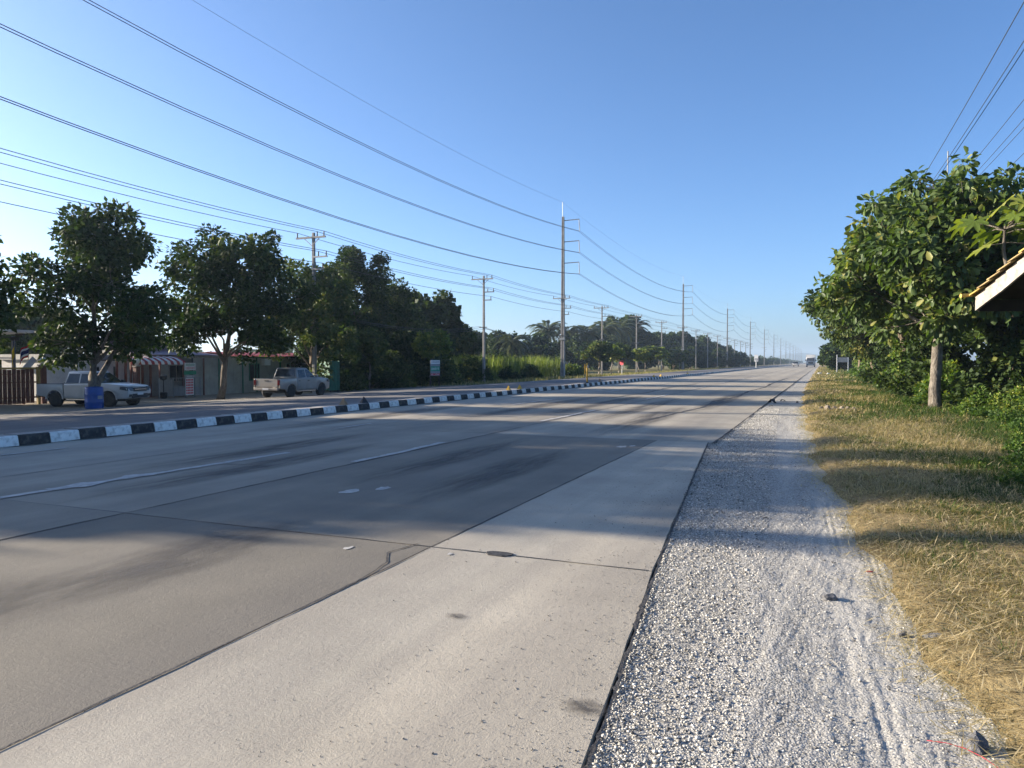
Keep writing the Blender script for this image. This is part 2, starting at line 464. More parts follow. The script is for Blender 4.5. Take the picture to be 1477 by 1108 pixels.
# ------------------------------------------------------------------ setting: ground, road, shoulder, kerb
rng = np.random.default_rng(7)
def make_ground():
    ys = np.unique(np.concatenate([np.linspace(-60, 0, 25), np.arange(0, 30, .25), np.arange(30, 80, 1.), np.geomspace(80, 4300, 60)]))
    left = np.array([-2600, -1200, -500, -200, -110, -80, -62, -52, -45, -40, -36, -34, -32, -30, -28, -26.6, -26.4, -14, -8, -3])
    offs = np.array([-.1, 0, .05, .12, .25, .45, .7, 1.0, 1.4, 1.8, 2.3, 2.8, 3.4, 4, 5, 6, 7.5, 9, 12, 18, 28, 60, 150, 400, 1200, 2600])
    V = []
    for y in ys:
        for x in left:
            z = ground_z(x)
            if x > -26.5: z -= .07
            V.append((x, y, z))
        vx = float(verge_x(y))
        for d in offs:
            z = float(verge_h(d)) if d >= 0 else -.07
            if d > .1 and d < 30:
                z += .02 * math.sin(y * 1.7 + d * 2.1) + .015 * math.sin(y * 3.9 - d * 5.2)
            V.append((vx + d, y, z))
    nx = len(left) + len(offs)
    idx = np.arange(len(ys) * nx).reshape(len(ys), nx)
    F = np.stack([idx[:-1, :-1], idx[:-1, 1:], idx[1:, 1:], idx[1:, :-1]], -1).reshape(-1, 4)
    return structure(link('ground', np_mesh('ground', np.array(V), [F], smooth=True), M['ground']))
make_ground()

# road bed under the slabs
road = structure(MB().add([(-13.6, -60, -.03), (-1.2, -60, -.03), (-1.2, 4200, -.03), (-13.6, 4200, -.03)], [(0, 1, 2, 3)]).build('road', M['bed']))
JY = [-21.7, -12.7, -3.7, 5.3] + [14.25 + 8.98 * k for k in range(13)]
def outline(x0f, x1f, y0, y1, gap, jit, step):
    """closed loop of a slab with slightly broken edges"""
    r = []
    n = max(2, int((y1 - y0) / step)); ty = np.linspace(y0 + gap, y1 - gap, n)
    for y in ty: r.append((x1f(y) - gap + rng.normal(0, jit), y))
    xa, xb = x1f(y1 - gap) - gap, x0f(y1 - gap) + gap
    m = max(2, int(abs(xa - xb) / step))
    for t in np.linspace(0, 1, m)[1:-1]: r.append((xa + (xb - xa) * t, y1 - gap + rng.normal(0, jit)))
    for y in ty[::-1]: r.append((x0f(y) + gap + rng.normal(0, jit), y))
    xa, xb = x0f(y0 + gap) + gap, x1f(y0 + gap) - gap
    for t in np.linspace(0, 1, m)[1:-1]: r.append((xa + (xb - xa) * t, y0 + gap + rng.normal(0, jit)))
    return r
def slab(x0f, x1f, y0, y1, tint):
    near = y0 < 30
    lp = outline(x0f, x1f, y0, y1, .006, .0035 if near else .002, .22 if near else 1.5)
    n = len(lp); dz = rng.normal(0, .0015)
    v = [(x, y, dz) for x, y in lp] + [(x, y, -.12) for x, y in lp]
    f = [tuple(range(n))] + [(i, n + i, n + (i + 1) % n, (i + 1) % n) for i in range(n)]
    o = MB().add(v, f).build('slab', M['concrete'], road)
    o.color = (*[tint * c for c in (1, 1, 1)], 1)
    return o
def const(c): return lambda y: c
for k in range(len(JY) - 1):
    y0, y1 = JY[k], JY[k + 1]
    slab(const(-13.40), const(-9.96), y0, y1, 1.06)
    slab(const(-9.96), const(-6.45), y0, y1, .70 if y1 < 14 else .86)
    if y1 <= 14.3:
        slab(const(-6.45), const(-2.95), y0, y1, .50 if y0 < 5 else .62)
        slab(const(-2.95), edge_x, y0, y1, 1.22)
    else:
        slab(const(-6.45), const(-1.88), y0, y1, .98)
yf = JY[-1]
far = MB()
for a, b in ((-13.4, -9.96), (-9.96, -6.45), (-6.45, -1.88)):
    far.box(a + .01, b - .01, yf + .01, 4100, -.02, 0)
far.build('far_pavement', M['concrete'], road)

# bitumen in the joints, cracks and along the edge
def ribbon(name, pts, w, mat, z=.004, step=.12, jitter=.35, seed=0, parent=None):
    r = np.random.default_rng(seed)
    pts = np.array(pts, float)
    s = np.concatenate([[0], np.cumsum(np.linalg.norm(np.diff(pts, axis=0), axis=1))])
    n = max(4, int(s[-1] / step)); t = np.linspace(0, s[-1], n)
    P = np.stack([np.interp(t, s, pts[:, 0]), np.interp(t, s, pts[:, 1])], 1)
    D = unit(np.gradient(P, axis=0)); N = np.stack([-D[:, 1], D[:, 0]], 1)
    def sm(k):
        a = r.normal(0, 1, n + 40); a = np.convolve(a, np.ones(k) / k, 'same')[20:20 + n]; return a * math.sqrt(k)
    wl = w * np.clip(.5 + jitter * (.6 * sm(3) + .5 * sm(12)), .12, 2.2)
    wr = w * np.clip(.5 + jitter * (.6 * sm(3) + .5 * sm(12)), .12, 2.2)
    c = N * (sm(25) * w * .25)[:, None]
    V = np.zeros((2 * n, 3)); V[0::2, :2] = P + c + N * wl[:, None]; V[1::2, :2] = P + c - N * wr[:, None]; V[:, 2] = z
    i = np.arange(n - 1) * 2
    F = np.stack([i, i + 1, i + 3, i + 2], 1)
    return link(name, np_mesh(name, V, [F]), mat, parent)
ribbon('sealed_joint', [(-2.95, -6), (-2.95, 14.2)], .014, M['tar'], seed=1, parent=road, jitter=.45)
ribbon('sealed_joint', [(-2.94, 4.2), (-3.02, 4.75), (-3.18, 5.0), (-3.1, 5.35)], .014, M['tar'], .005, .04, .3, 2, road)
ribbon('sealed_joint', [(-6.45, -6), (-6.45, 122)], .017, M['tar'], seed=3, parent=road, jitter=.4)
ribbon('sealed_joint', [(-9.96, -6), (-9.97, 122)], .011, M['tar'], seed=4, parent=road, jitter=.45)
for k, y in enumerate(JY[2:]):
    ribbon('sealed_joint', [(-13.38, y), (-9.97, y + .01)], .011, M['tar'], seed=20 + k, parent=road)
    ribbon('sealed_joint', [(-9.95, y), (-6.46, y)], .011, M['tar'], seed=40 + k, parent=road)
    ribbon('sealed_joint', [(-6.44, y), (float(edge_x(y)) - .03, y)], .011, M['tar'], seed=60 + k, parent=road)
ribbon('tar_crack', [(-4.25, 18.5), (-4.05, 21.5), (-3.75, 25), (-3.85, 29), (-3.45, 33), (-3.5, 40), (-3.2, 47), (-3.3, 60), (-3.0, 75)], .09, M['tar'], .006, .25, .5, 81, road)
ribbon('tar_crack', [(-8.2, 30), (-8.0, 36), (-8.3, 43), (-8.0, 52)], .08, M['tar'], .006, .25, .5, 82, road)
ribbon('tar_crack', [(-8.6, 8.2), (-7.8, 8.5), (-7.3, 8.35)], .03, M['tar'], .006, .08, .5, 83, road)
# patch on the joint
pp = [(-2.34 + .11 * math.cos(t) * (1 + .15 * math.sin(3 * t)), 5.30 + .075 * math.sin(t) * (1 + .2 * math.cos(2 * t))) for t in np.linspace(0, 2 * math.pi, 12)[:-1]]
MB().add([(x, y, .008) for x, y in pp] + [(x * 1.004 - .0, y, -.01) for x, y in pp], [tuple(range(11))] + [(i, 11 + i, 11 + (i + 1) % 11, (i + 1) % 11) for i in range(11)]).build('tar_patch', M['tar'], road)
# edge of the carriageway: broken bituminous lip
ey = np.linspace(-5, 14.2, 60)
ribbon('edge_crumble', [(float(edge_x(y)) + .015, y) for y in ey], .018, M['tar'], .0065, .018, .4, 90, road)
ribbon('edge_crumble', [(-1.86, y) for y in (14.2, 30, 60, 130)], .035, M['tar'], .0065, .15, .5, 91, road)
# painted dashes
def dash(x, y0, y1, w, sd, x2=None):
    return ribbon('lane_dash', [(x, y0), (x if x2 is None else x2, y1)], w, M['line'], .0085, .1, .10, sd, road)
dash(-8.42, 4.9, 9.9, .13, 101, -8.25)
ribbon('lane_dash', [(-8.36, 5.9), (-8.22, 7.6)], .2, M['line'], .0105, .09, .35, 102, road)
dash(-6.58, 9.35, 12.3, .13, 103)
for k in range(9): dash(-6.60, 17.6 + k * 12, 22.4 + k * 12, .13, 110 + k)
for k in range(9): dash(-10.10, 24 + k * 12, 28.6 + k * 12, .12, 130 + k)
dash(-12.3, 7.7, 8.9, .09, 150); dash(-10.2, 13.9, 15.4, .09, 151)
for k, (x, y, s) in enumerate([(-5.1, 7.2, .22), (-4.85, 7.55, .16), (-3.3, 12.9, .2), (-3.15, 13.1, .12), (-2.7, 5.15, .05), (-3.55, 5.0, .06)]):
    r = np.random.default_rng(160 + k); a = np.linspace(0, 2 * math.pi, 15)[:-1]
    rr = s * (.5 + .5 * r.random(14)) 
    MB().add([(x + rr[i] * math.cos(a[i]) * .6, y + rr[i] * math.sin(a[i]), .0045) for i in range(14)], [tuple(range(14))]).build('paint_scuff', M['line'], road)

M['dirt'] = m_plain('gutter_dirt', (.13, .115, .095), .95, var=.4, scale=6, bump=.5)
stuff(ribbon('gutter_dirt', [(-13.33, -6), (-13.33, 190)], .10, M['dirt'], .006, .2, .45, 175, road))
def m_stain():
    t = NT('oil_stain'); g = t.n('ShaderNodeTexCoord').outputs['Object']
    ln = t.n('ShaderNodeVectorMath', operation='LENGTH'); t.l(g, ln.inputs[0])
    f = t.math('MULTIPLY', t.rng(ln.outputs['Value'], 1.0, .25), t.noise(g, 2.2, 5, .65, .3, .62))
    t.col((.07, .063, .055)); t.set(rough=.7)
    tr = t.n('ShaderNodeBsdfTransparent'); mx = t.n('ShaderNodeMixShader')
    t.l(t.math('MULTIPLY', f, .8), mx.inputs[0]); t.l(tr.outputs[0], mx.inputs[1]); t.l(t.b.outputs[0], mx.inputs[2]); t.l(mx.outputs[0], t.out.inputs[0])
    return t.m
M['stain'] = m_stain()
sme = MB().add([(math.cos(a), math.sin(a), 0) for a in np.linspace(0, 6.283, 25)[:-1]], [tuple(range(24))]).mesh('oil_stain')
for x, y, a, b in ((-.95, 3.08, .13, .1), (-2.0, 3.9, .08, .06), (-4.6, 4.2, .5, 1.6), (-4.1, 9.5, .5, 3.0), (-5.4, 10.5, .45, 3.2), (-7.6, 8.6, .5, 3.4), (-8.9, 10.4, .5, 3.4), (-5.0, 2.4, .8, 1.4), (-4.3, 20, .6, 6), (-5.5, 24, .5, 8), (-7.4, 26, .5, 9), (-9.0, 24, .5, 9), (-3.6, 30, .5, 9), (-11.5, 18, .6, 7)):
    o = link('oil_stain', sme, M['stain'], road); o.location = (x, y, .0032 + .0001 * (x % 1)); o.scale = (a, b, 1)
# opposite carriageway
def strip(name, mat, xs, zs, y0=-60, y1=4100, rows=None):
    ys = np.concatenate([np.linspace(y0, 100, 30), np.geomspace(110, y1, 20)])
    V = np.array([(x, y, z) for y in ys for x, z in zip(xs, zs)]); n = len(xs)
    i = np.arange(len(ys) * n).reshape(len(ys), n)
    F = np.stack([i[:-1, :-1], i[:-1, 1:], i[1:, 1:], i[1:, :-1]], -1).reshape(-1, 4)
    return structure(link(name, np_mesh(name, V, [F]), mat))
strip('opposite_road', M['asphalt'], [-27.0, -24.5, -19, -13.6], [ground_z(-27) + .012, ground_z(-24.5), ground_z(-19), -.005])
opp = bpy.data.objects['opposite_road']
ribbon('edge_line', [(-24.2, -10), (-24.2, 200)], .12, M['line'], ground_z(-24.2) + .006, .8, .1, 170, opp)

# shoulder of crushed stone: gridded relief near the camera, plain beyond
def make_shoulder():
    r = np.random.default_rng(11)
    ys = np.unique(np.concatenate([np.arange(-6, 1.5, .3), np.arange(1.5, 15, .03), np.arange(15, 40, .25), np.geomspace(40, 4100, 60)]))
    nx = 190
    t = np.linspace(0, 1, nx)
    Y, T = np.meshgrid(ys, t, indexing='ij')
    x0 = edge_x(Y) + .008; x1 = verge_x(Y) + .3
    X = x0 + (x1 - x0) * T
    def vn(fx, fy, seed):
        q = np.random.default_rng(seed); z = 0
        for k in range(5):
            a, b, c = q.uniform(.5, 1.6) * fx, q.uniform(.5, 1.6) * fy, q.uniform(0, 6.28)
            z = z + np.sin(X * a + Y * b * q.choice([-1, 1]) + c) * np.sin(Y * b * .7 + X * a * .4 + c * 2)
        return z / 5
    Z = -.012 + .006 * vn(9, .8, 1) + .006 * vn(25, 6, 2) + .004 * vn(60, 30, 3)
    near = (Y > 1.5) & (Y < 15)
    Z = Z + near * r.normal(0, .0013, Z.shape)
    u = X + .046 * Y                                   # ruts run with the tapering edge
    for c, w, d in ((.33, .05, .007), (.40, .018, .006), (.455, .018, .006), (.62, .02, .006), (.66, .014, .007), (.70, .014, .006), (.76, .03, .005)):
        Z = Z - near * (.45 + .35 * np.sin(Y * 1.3 + c * 9)) * d * np.exp(-((u - c - .02 * np.sin(Y * .9)) / w) ** 2) * (1 + .3 * np.sin(Y * 3.1 + c * 40))
    Z = Z - .01 * np.exp(-(T / .035) ** 2)
    V = np.stack([X, Y, Z], -1).reshape(-1, 3)
    i = np.arange(V.shape[0]).reshape(Y.shape)
    F = np.stack([i[:-1, :-1], i[:-1, 1:], i[1:, 1:], i[1:, :-1]], -1).reshape(-1, 4)
    return structure(link('gravel_shoulder', np_mesh('gravel_shoulder', V, [F], smooth=True), M['shoulder']))
make_shoulder()

def make_chips():
    r = np.random.default_rng(12)
    n = 95000
    y = 1.6 + 24 * r.random(n) ** 1.9
    t = r.random(n) ** 1.35
    x = edge_x(y) + .03 + (verge_x(y) + .12 - edge_x(y)) * t
    u = x + .046 * y
    keep = r.random(n) < np.where(u > -.12, np.where((u > .16) & (u < .3), .7, .38), 1.0)
    x, y, u = x[keep], y[keep], u[keep]; n = len(x)
    s = np.clip(r.lognormal(-5.45, .42, n), .002, .012) * (1 + .03 * y) * np.where(u > -.12, .72, 1.0)
    base = np.array([(1, 0, 0), (-.9, .2, 0), (0, 1, 0), (.1, -.9, 0), (.1, 0, .55), (0, .1, -.5)], float)
    P = base[None] * (1 + r.normal(0, .25, (n, 6, 3))) * s[:, None, None]
    a = r.random(n) * 6.28; c, d = np.cos(a), np.sin(a)
    Q = P.copy(); Q[..., 0] = P[..., 0] * c[:, None] - P[..., 1] * d[:, None]; Q[..., 1] = P[..., 0] * d[:, None] + P[..., 1] * c[:, None]
    Q[..., 0] += x[:, None]; Q[..., 1] += y[:, None]; Q[..., 2] += -.010 + s[:, None] * .25
    f = np.array([(0, 2, 4), (2, 1, 4), (1, 3, 4), (3, 0, 4), (2, 0, 5), (1, 2, 5), (3, 1, 5), (0, 3, 5)])
    F = (np.arange(n)[:, None, None] * 6 + f[None]).reshape(-1, 3)
    tint = np.repeat(np.clip(r.normal(.5, .33, n), 0, 1), 6)
    stuff(link('loose_gravel', np_mesh('loose_gravel', Q.reshape(-1, 3), [F], tint), M['chip']), 'loose grey stone chips scattered over the road shoulder', 'gravel')
    # a few grains blown on to the concrete
    m = 3200
    y = 2.2 + 9 * r.random(m) ** 1.6; x = edge_x(y) - .01 - r.exponential(.5, m)
    s = np.clip(r.lognormal(-5.9, .4, m), .0015, .008)
    Q = base[None] * (1 + r.normal(0, .25, (m, 6, 3))) * s[:, None, None]
    Q[..., 0] += x[:, None]; Q[..., 1] += y[:, None]; Q[..., 2] += s[:, None] * .4
    F = (np.arange(m)[:, None, None] * 6 + f[None]).reshape(-1, 3)
    stuff(link('scattered_grit', np_mesh('scattered_grit', Q.reshape(-1, 3), [F], np.repeat(np.clip(r.normal(.10, .14, m), 0, 1), 6)), M['chip']), 'dark grit strewn over the pale concrete lane edge', 'grit')
make_chips()

# median kerb: black and white painted blocks
kerb = thing('median_kerb', 'long low median kerb painted in black and white blocks between the carriageways', 'kerb', (-13.4, 0, 0))
BL = .592
def kerb_mesh(mat):
    prof = [(0, -.03), (.0, .02), (-.035, .175), (-.06, .195), (-.44, .195), (-.465, .175), (-.5, .02), (-.5, -.03)]
    v = [(x, 0, z) for x, z in prof] + [(x, BL - .008, z) for x, z in prof]
    n = len(prof)
    f = [tuple(range(n)), tuple(reversed(range(n, 2 * n)))] + [(i, i + n, (i + 1) % n + n, (i + 1) % n) for i in range(n)]
    mb = MB().add(v, f); me = mb.mesh('kerb_block')
    me.materials.append(mat); me.materials.append(M['kerb_top'])
    for p in me.polygons:
        if p.normal.z > .9: p.material_index = 1
    return me
kw, kb = kerb_mesh(M['kerb_w']), kerb_mesh(M['kerb_b'])
for k in range(300):
    o = link('kerb_block', kw if k % 2 else kb, None, kerb)
    o.location = (rng.normal(0, .006), 5.3 + k * BL, rng.normal(0, .004)); o.rotation_euler = (0, 0, rng.normal(0, .004))
def far_kerb():
    v = []; fw = []; o = 0
    me = bpy.data.meshes.new('far_kerb_blocks'); mats = []
    mb = MB()
    for k in range(300, 1500):
        y = 5.3 + k * BL
        mb.add([(0, y, -.03), (-.04, y, .19), (-.46, y, .19), (-.5, y, -.03), (0, y + BL, -.03), (-.04, y + BL, .19), (-.46, y + BL, .19), (-.5, y + BL, -.03)], [(0, 4, 5, 1), (1, 5, 6, 2), (2, 6, 7, 3)])
        mats += [k % 2, 2, k % 2]
    me.from_pydata(mb.v, [], mb.f)
    for m in (M['kerb_b'], M['kerb_w'], M['kerb_top']): me.materials.append(m)
    me.polygons.foreach_set('material_index', mats)
    stuff(link('far_kerb_blocks', me, None, kerb))
far_kerb()

# far hills
def hills():
    r = np.random.default_rng(5)
    for name, y, pts in (('hill', 3600, [(-900, 2), (-500, 16), (-330, 30), (-200, 26), (-90, 44), (10, 34), (120, 52), (260, 30), (500, 38), (900, 12), (1500, 0)]),):
        xs = np.linspace(-1300, 1900, 120); z = np.interp(xs, [p[0] for p in pts], [p[1] for p in pts])
        z = z + 3 * np.sin(xs * .03) + 2 * np.sin(xs * .071)
        V = []
        for k, (dy, s) in enumerate(((-250, 0), (-90, .7), (0, 1), (150, .6), (300, 0))):
            V += [(x, y + dy, max(-1.5, zz * s - (2 if s == 0 else 0))) for x, zz in zip(xs, z)]
        i = np.arange(5 * 120).reshape(5, 120)
        F = np.stack([i[:-1, :-1], i[:-1, 1:], i[1:, 1:], i[1:, :-1]], -1).reshape(-1, 4)
        structure(link('hills', np_mesh('hills', np.array(V), [F], smooth=True), M['leaf_mid_plain']))
t = NT('hill_cover'); t.col(t.mix(t.noise(t.pos(), .02, 4), (.03, .045, .02), (.07, .08, .04))); t.set(rough=.9); M['leaf_mid_plain'] = t.m
hills()

# ------------------------------------------------------------------ vegetation builders
def leaves(P, D, Nn, L, W, tint, big=False, fold=.18):
    """quads folded along the midrib; P base, D direction, Nn normal"""
    D = unit(D); S = unit(np.cross(D, Nn)); Nn = np.cross(S, D)
    n = len(P); L = L[:, None]; W = W[:, None]
    if not big:
        V = np.stack([P, P + D * L * .45 + S * W + Nn * W * fold, P + D * L, P + D * L * .45 - S * W + Nn * W * fold], 1)
        f = np.array([(0, 1, 2), (0, 2, 3)]); k = 4
    else:
        dr = -Nn * L
        V = np.stack([P, P + D * L * .38 + S * W * .8 + Nn * W * fold, P + D * L * .74 + S * W + Nn * W * fold + dr * .03, P + D * L + dr * .12,
                      P + D * L * .74 - S * W + Nn * W * fold + dr * .03, P + D * L * .38 - S * W * .8 + Nn * W * fold], 1)
        f = np.array([(0, 1, 2, 3), (0, 3, 4, 5)]); k = 6
    F = (np.arange(n)[:, None, None] * k + f[None]).reshape(-1, f.shape[1])
    return V.reshape(-1, 3), F, np.repeat(tint, k)

def clump_leaves(r, C, RC, per, L, big=False, flat=.8, droop=.25, wid=.42, tint_c=.5):
    n = (per * (RC / RC.mean()) ** 2).astype(int).clip(3)
    ci = np.repeat(np.arange(len(C)), n); m = len(ci)
    d = unit(r.normal(0, 1, (m, 3))); rad = r.random(m) ** .45
    d2 = d * np.array([1, 1, flat])
    P = C[ci] + d2 * (rad * RC[ci])[:, None]
    D = d * .8 + r.normal(0, .55, (m, 3)) + np.array([0, 0, -droop])
    Nn = r.normal(0, .55, (m, 3)) + np.array([0, 0, .9]) + d * .35
    LL = L * r.uniform(.65, 1.3, m)
    ct = r.normal(tint_c, .12, len(C))
    tint = np.clip(ct[ci] + r.normal(0, .16, m) + (r.random(m) < .03) * .4, 0, 1)
    return leaves(P, D, Nn, LL, LL * wid, tint, big)

def make_tree(seed, H, th, cr, tr, K, per, L, big=False, rc=.75, lean=(0, 0), low=.0, wid=.42, droop=.25, tint_c=.5, stemtwo=False, holes=.2, pear=0., squash=1., lobes=10, lr=.46):
    """trunk, limbs to a number of lobes, twigs to the leaf clumps of every lobe"""
    r = np.random.default_rng(seed)
    zb = th * (1 - low); a = (H - zb) / 2; zc = zb + a
    lx, ly = lean
    # lobe centres spiral round the crown
    t = (np.arange(lobes) + .5) / lobes
    dz = 1 - 2 * t + r.normal(0, .08, lobes)
    az = np.arange(lobes) * 2.39996 + r.uniform(0, 6.28) + r.normal(0, .25, lobes)
    hr = np.sqrt(np.clip(1 - np.clip(dz, -1, 1) ** 2, 0.02, 1)) * r.uniform(.62, 1.12, lobes) * (1 - pear * dz)
    LR = lr * r.uniform(.72, 1.22, lobes)
    LC = np.stack([np.cos(az) * hr * cr * (1 - lr * .75), np.sin(az) * hr * cr * (1 - lr * .75), zc + dz * a * (1 - lr * .62)], 1)
    # clumps in the lobes
    li = np.arange(K) % lobes
    d = unit(r.normal(0, 1, (K, 3))); rad = r.random(K) ** .4
    C = LC[li] + d * (rad * LR[li])[:, None] * np.array([cr, cr, min(a, cr) * .95]) * .92
    C[:, 2] = np.clip(C[:, 2], max(.25, zb - .15 * a), H - rc * .3)
    C[:, 0] += lx * (C[:, 2] / H); C[:, 1] += ly * (C[:, 2] / H)
    LC[:, 0] += lx * (LC[:, 2] / H); LC[:, 1] += ly * (LC[:, 2] / H)
    RC = rc * r.uniform(.5, 1.3, K) * (1 - holes * .5 * r.random(K))
    V, F, tint = clump_leaves(r, C, RC, per, L, big, droop=droop, wid=wid, tint_c=tint_c)
    crown = np_mesh('crown', V, [F], tint)
    mb = MB()
    top = zc + a * .3
    tz = np.linspace(0, top, 10)
    wob = np.cumsum(r.normal(0, .045, (10, 2)), 0); wob -= wob[0]
    tp = np.array([(lx * z / H + wob[i, 0], ly * z / H + wob[i, 1], z - (.12 if i == 0 else 0)) for i, z in enumerate(tz)])
    fz = th * .8
    trad = np.array([tr * (1.3 if i == 0 else (1 - .12 * z / fz if z < fz else .88 * max(.12, 1 - (z - fz) / (top - fz)) )) for i, z in enumerate(tz)])
    mb.tube(tp, list(trad), 10)
    def on_trunk(z): return np.array([np.interp(z, tz, tp[:, 0]), np.interp(z, tz, tp[:, 1]), z])
    if stemtwo:
        q = [tp[1] + np.array((.02, .04, -.1))] + [tp[i] + np.array((.14, .30, 0)) * (i - 1) for i in range(2, 7)]
        mb.tube(q, [tr * .75 * (1 - .12 * i) for i in range(len(q))], 8)
    mids = []
    for k in range(lobes):
        c = LC[k]; out = np.linalg.norm(c[:2] - tp[-1, :2])
        z0 = np.clip(c[2] - out * r.uniform(.7, 1.1), fz * r.uniform(.92, 1.08), top * .95)
        p0 = on_trunk(z0); m = p0 * .5 + c * .5 + r.normal(0, .16, 3) + np.array([0, 0, .10 * out])
        r0 = min(np.interp(z0, tz, trad) * .62, tr * .6)
        mb.tube([p0, p0 * .72 + m * .28 + r.normal(0, .03, 3), m, c], [r0, r0 * .8, r0 * .52, r0 * .26], 6)
        mids.append((p0, m, r0))
    for q in range(K):
        k = li[q]; p0, m, r0 = mids[k]
        f = r.uniform(.25, 1.0); st = m * (1 - f) + LC[k] * f
        md = st * .5 + C[q] * .5 + r.normal(0, .09, 3)
        mb.tube([st, md, C[q]], [r0 * .26, r0 * .16, .007], 4)
        if rc < 1.0:
            for _ in range(2):
                mb.tube([md, C[q] + unit(r.normal(0, 1, 3)) * rc * .7], [.011, .004], 3)
    trunk = mb.mesh('trunk')
    trunk.polygons.foreach_set('use_smooth', [True] * len(trunk.polygons))
    return trunk, crown
def plant_tree(name, label, loc, meshes, leafmat, barkmat, rz=0, group=None, scale=1., cat='tree'):
    o = thing(name, label, cat, loc, rz, group)
    o.scale = (scale,) * 3 if not hasattr(scale, '__len__') else scale
    link('trunk', meshes[0], barkmat, o); link('crown', meshes[1], leafmat, o)
    return o

def make_shrub(seed, w, d, h, K, per, L, rc=.35, big=False, wid=.42, tint_c=.5, stems=6, dome=True):
    r = np.random.default_rng(seed)
    a = r.random(K) * 6.283; q = np.sqrt(r.random(K))
    x, y = np.cos(a) * q, np.sin(a) * q
    top = h * (np.sqrt(np.clip(1 - q ** 2, .05, 1)) if dome else 1) * r.uniform(.75, 1.12, K)
    z = np.clip(top * r.random(K) ** .45, rc * .35, None)
    C = np.stack([x * (w - rc * .6), y * (d - rc * .6), np.maximum(z - rc * .5, rc * .4)], 1)
    V, F, tint = clump_leaves(r, C, rc * r.uniform(.6, 1.3, K), per, L, big, wid=wid, tint_c=tint_c, droop=.1)
    crown = np_mesh('foliage', V, [F], tint)
    mb = MB()
    for k in range(stems):
        c = C[r.integers(K)]
        mb.tube([(c[0] * .3, c[1] * .3, -.08), (c[0] * .6, c[1] * .6, c[2] * .55), tuple(c)], [.03, .02, .006], 5)
    return mb.mesh('stem'), crown
def plant_shrub(name, label, loc, meshes, leafmat, rz=0, group=None, scale=1., cat='shrub'):
    o = thing(name, label, cat, loc, rz, group)
    o.scale = (scale,) * 3 if not hasattr(scale, '__len__') else scale
    link('stem', meshes[0], M['bark_brown'], o); link('foliage', meshes[1], leafmat, o)
    return o
def blades(P, h, w, lean, tint, r, bend=.5):
    n = len(P); a = r.random(n) * 6.283
    S = np.stack([np.cos(a), np.sin(a), np.zeros(n)], 1); B = np.stack([-np.sin(a), np.cos(a), np.zeros(n)], 1) * (lean * h)[:, None]
    up = np.stack([np.zeros(n), np.zeros(n), h], 1)
    w = w[:, None]
    V = np.stack([P - S * w, P + S * w, P + up * .6 + B * .35 + S * w * .7, P + up * .6 + B * .35 - S * w * .7, P + up * (1 - .35 * np.minimum(lean, 1.5))[:, None] + B], 1)
    i = np.arange(n)[:, None] * 5
    return V.reshape(-1, 3), [i + np.array([[0, 1, 2, 3]]), i + np.array([[3, 2, 4]])], np.repeat(tint, 5)

# ------------------------------------------------------------------ utility poles and wires
def insulator(parent, x, y, z, h=.32, r=.055):
    return MB().lathe([(r * .5, 0), (r, .03), (r * .55, h * .3), (r, h * .42), (r * .55, h * .6), (r * .95, h * .72), (r * .45, h)], 8, (x, y, z)).build('insulator', M['insul'], parent, True)
def dist_pole_parts(o, H, arms=True):
    mb = MB(); a, b = .13, .085
    mb.add([(-a, -a, -.3), (a, -a, -.3), (a, a, -.3), (-a, a, -.3), (-b, -b, H), (b, -b, H), (b, b, H), (-b, b, H)], [(0, 3, 2, 1), (4, 5, 6, 7), (0, 1, 5, 4), (1, 2, 6, 5), (2, 3, 7, 6), (3, 0, 4, 7)])
    mb.build('shaft', M['pole'], o, bevel=.015)
    dist_arms(o, H, .13)
def dist_arms(o, H, yo):
    MB().box(-1.35, 1.15, -yo - .10, -yo, H - .42, H - .30).build('crossarm', M['pole'], o)
    for x in (-1.25, .45, 1.02): insulator(o, x, -yo - .05, H - .30)
    MB().bar((0, -yo - .05, H - .95), (-.62, -yo - .05, H - .44), .04, .04).build('brace', M['steel'], o)
    MB().bar((0, -yo - .05, H - .95), (.62, -yo - .05, H - .44), .04, .04).build('brace', M['steel'], o)
    MB().box(.0, 1.28, -yo - .10, -yo, H - 1.78, H - 1.68).build('side_arm', M['steel'], o)
    for x in (.55, 1.2): insulator(o, x, -yo - .05, H - 1.68)
    MB().box(.0, .98, -yo - .10, -yo, H - 2.62, H - 2.52).build('side_arm', M['steel'], o)
    insulator(o, .9, -yo - .05, H - 2.52)
    MB().tube([(.0, -yo - .03, H - 1.2), (.12, -yo - .05, H - 2.0), (.16, -yo - .05, H - 4.6)], .02, 4).build('riser_cable', M['wire'], o)
    MB().box(-.45, .45, -yo - .08, -yo, H - 5.45, H - 5.37).build('cable_bracket', M['steel'], o)
PX = -33.0; GP = ground_z(PX)
LH = 11.25                                           # distribution pole height over the ground
LAB = ['squat grey concrete utility pole rising out of the big vine covered tree', 'grey concrete utility pole with three crossarms left of the tall pylon pole',
       'thin grey concrete utility pole just right of the tallest pole, among palms', 'grey concrete utility pole behind the small trees, second right of the tallest pole']
lys = [18.0, 42.6, 70.8, 116.0, 140.0, 164.0, 212.0, 235.0, 258.0, 310.0, 334.0, 357.0]
gp = None
for k, y in enumerate(lys):
    lab = {1: LAB[0], 2: LAB[1], 3: LAB[2], 4: LAB[3]}.get(k, 'small distant concrete utility pole in the far row along the road')
    if k == 0: lab = 'concrete utility pole standing outside the left edge of the view'
    o = thing('utility_pole', lab, 'utility pole', (PX, y, GP), rng.normal(0, .02), 'distribution poles along the far side of the road')
    if gp is None:
        dist_pole_parts(o, LH); gp = o
    else:
        for ch in gp.children:
            c = ch.copy(); COL.objects.link(c); c.parent = o
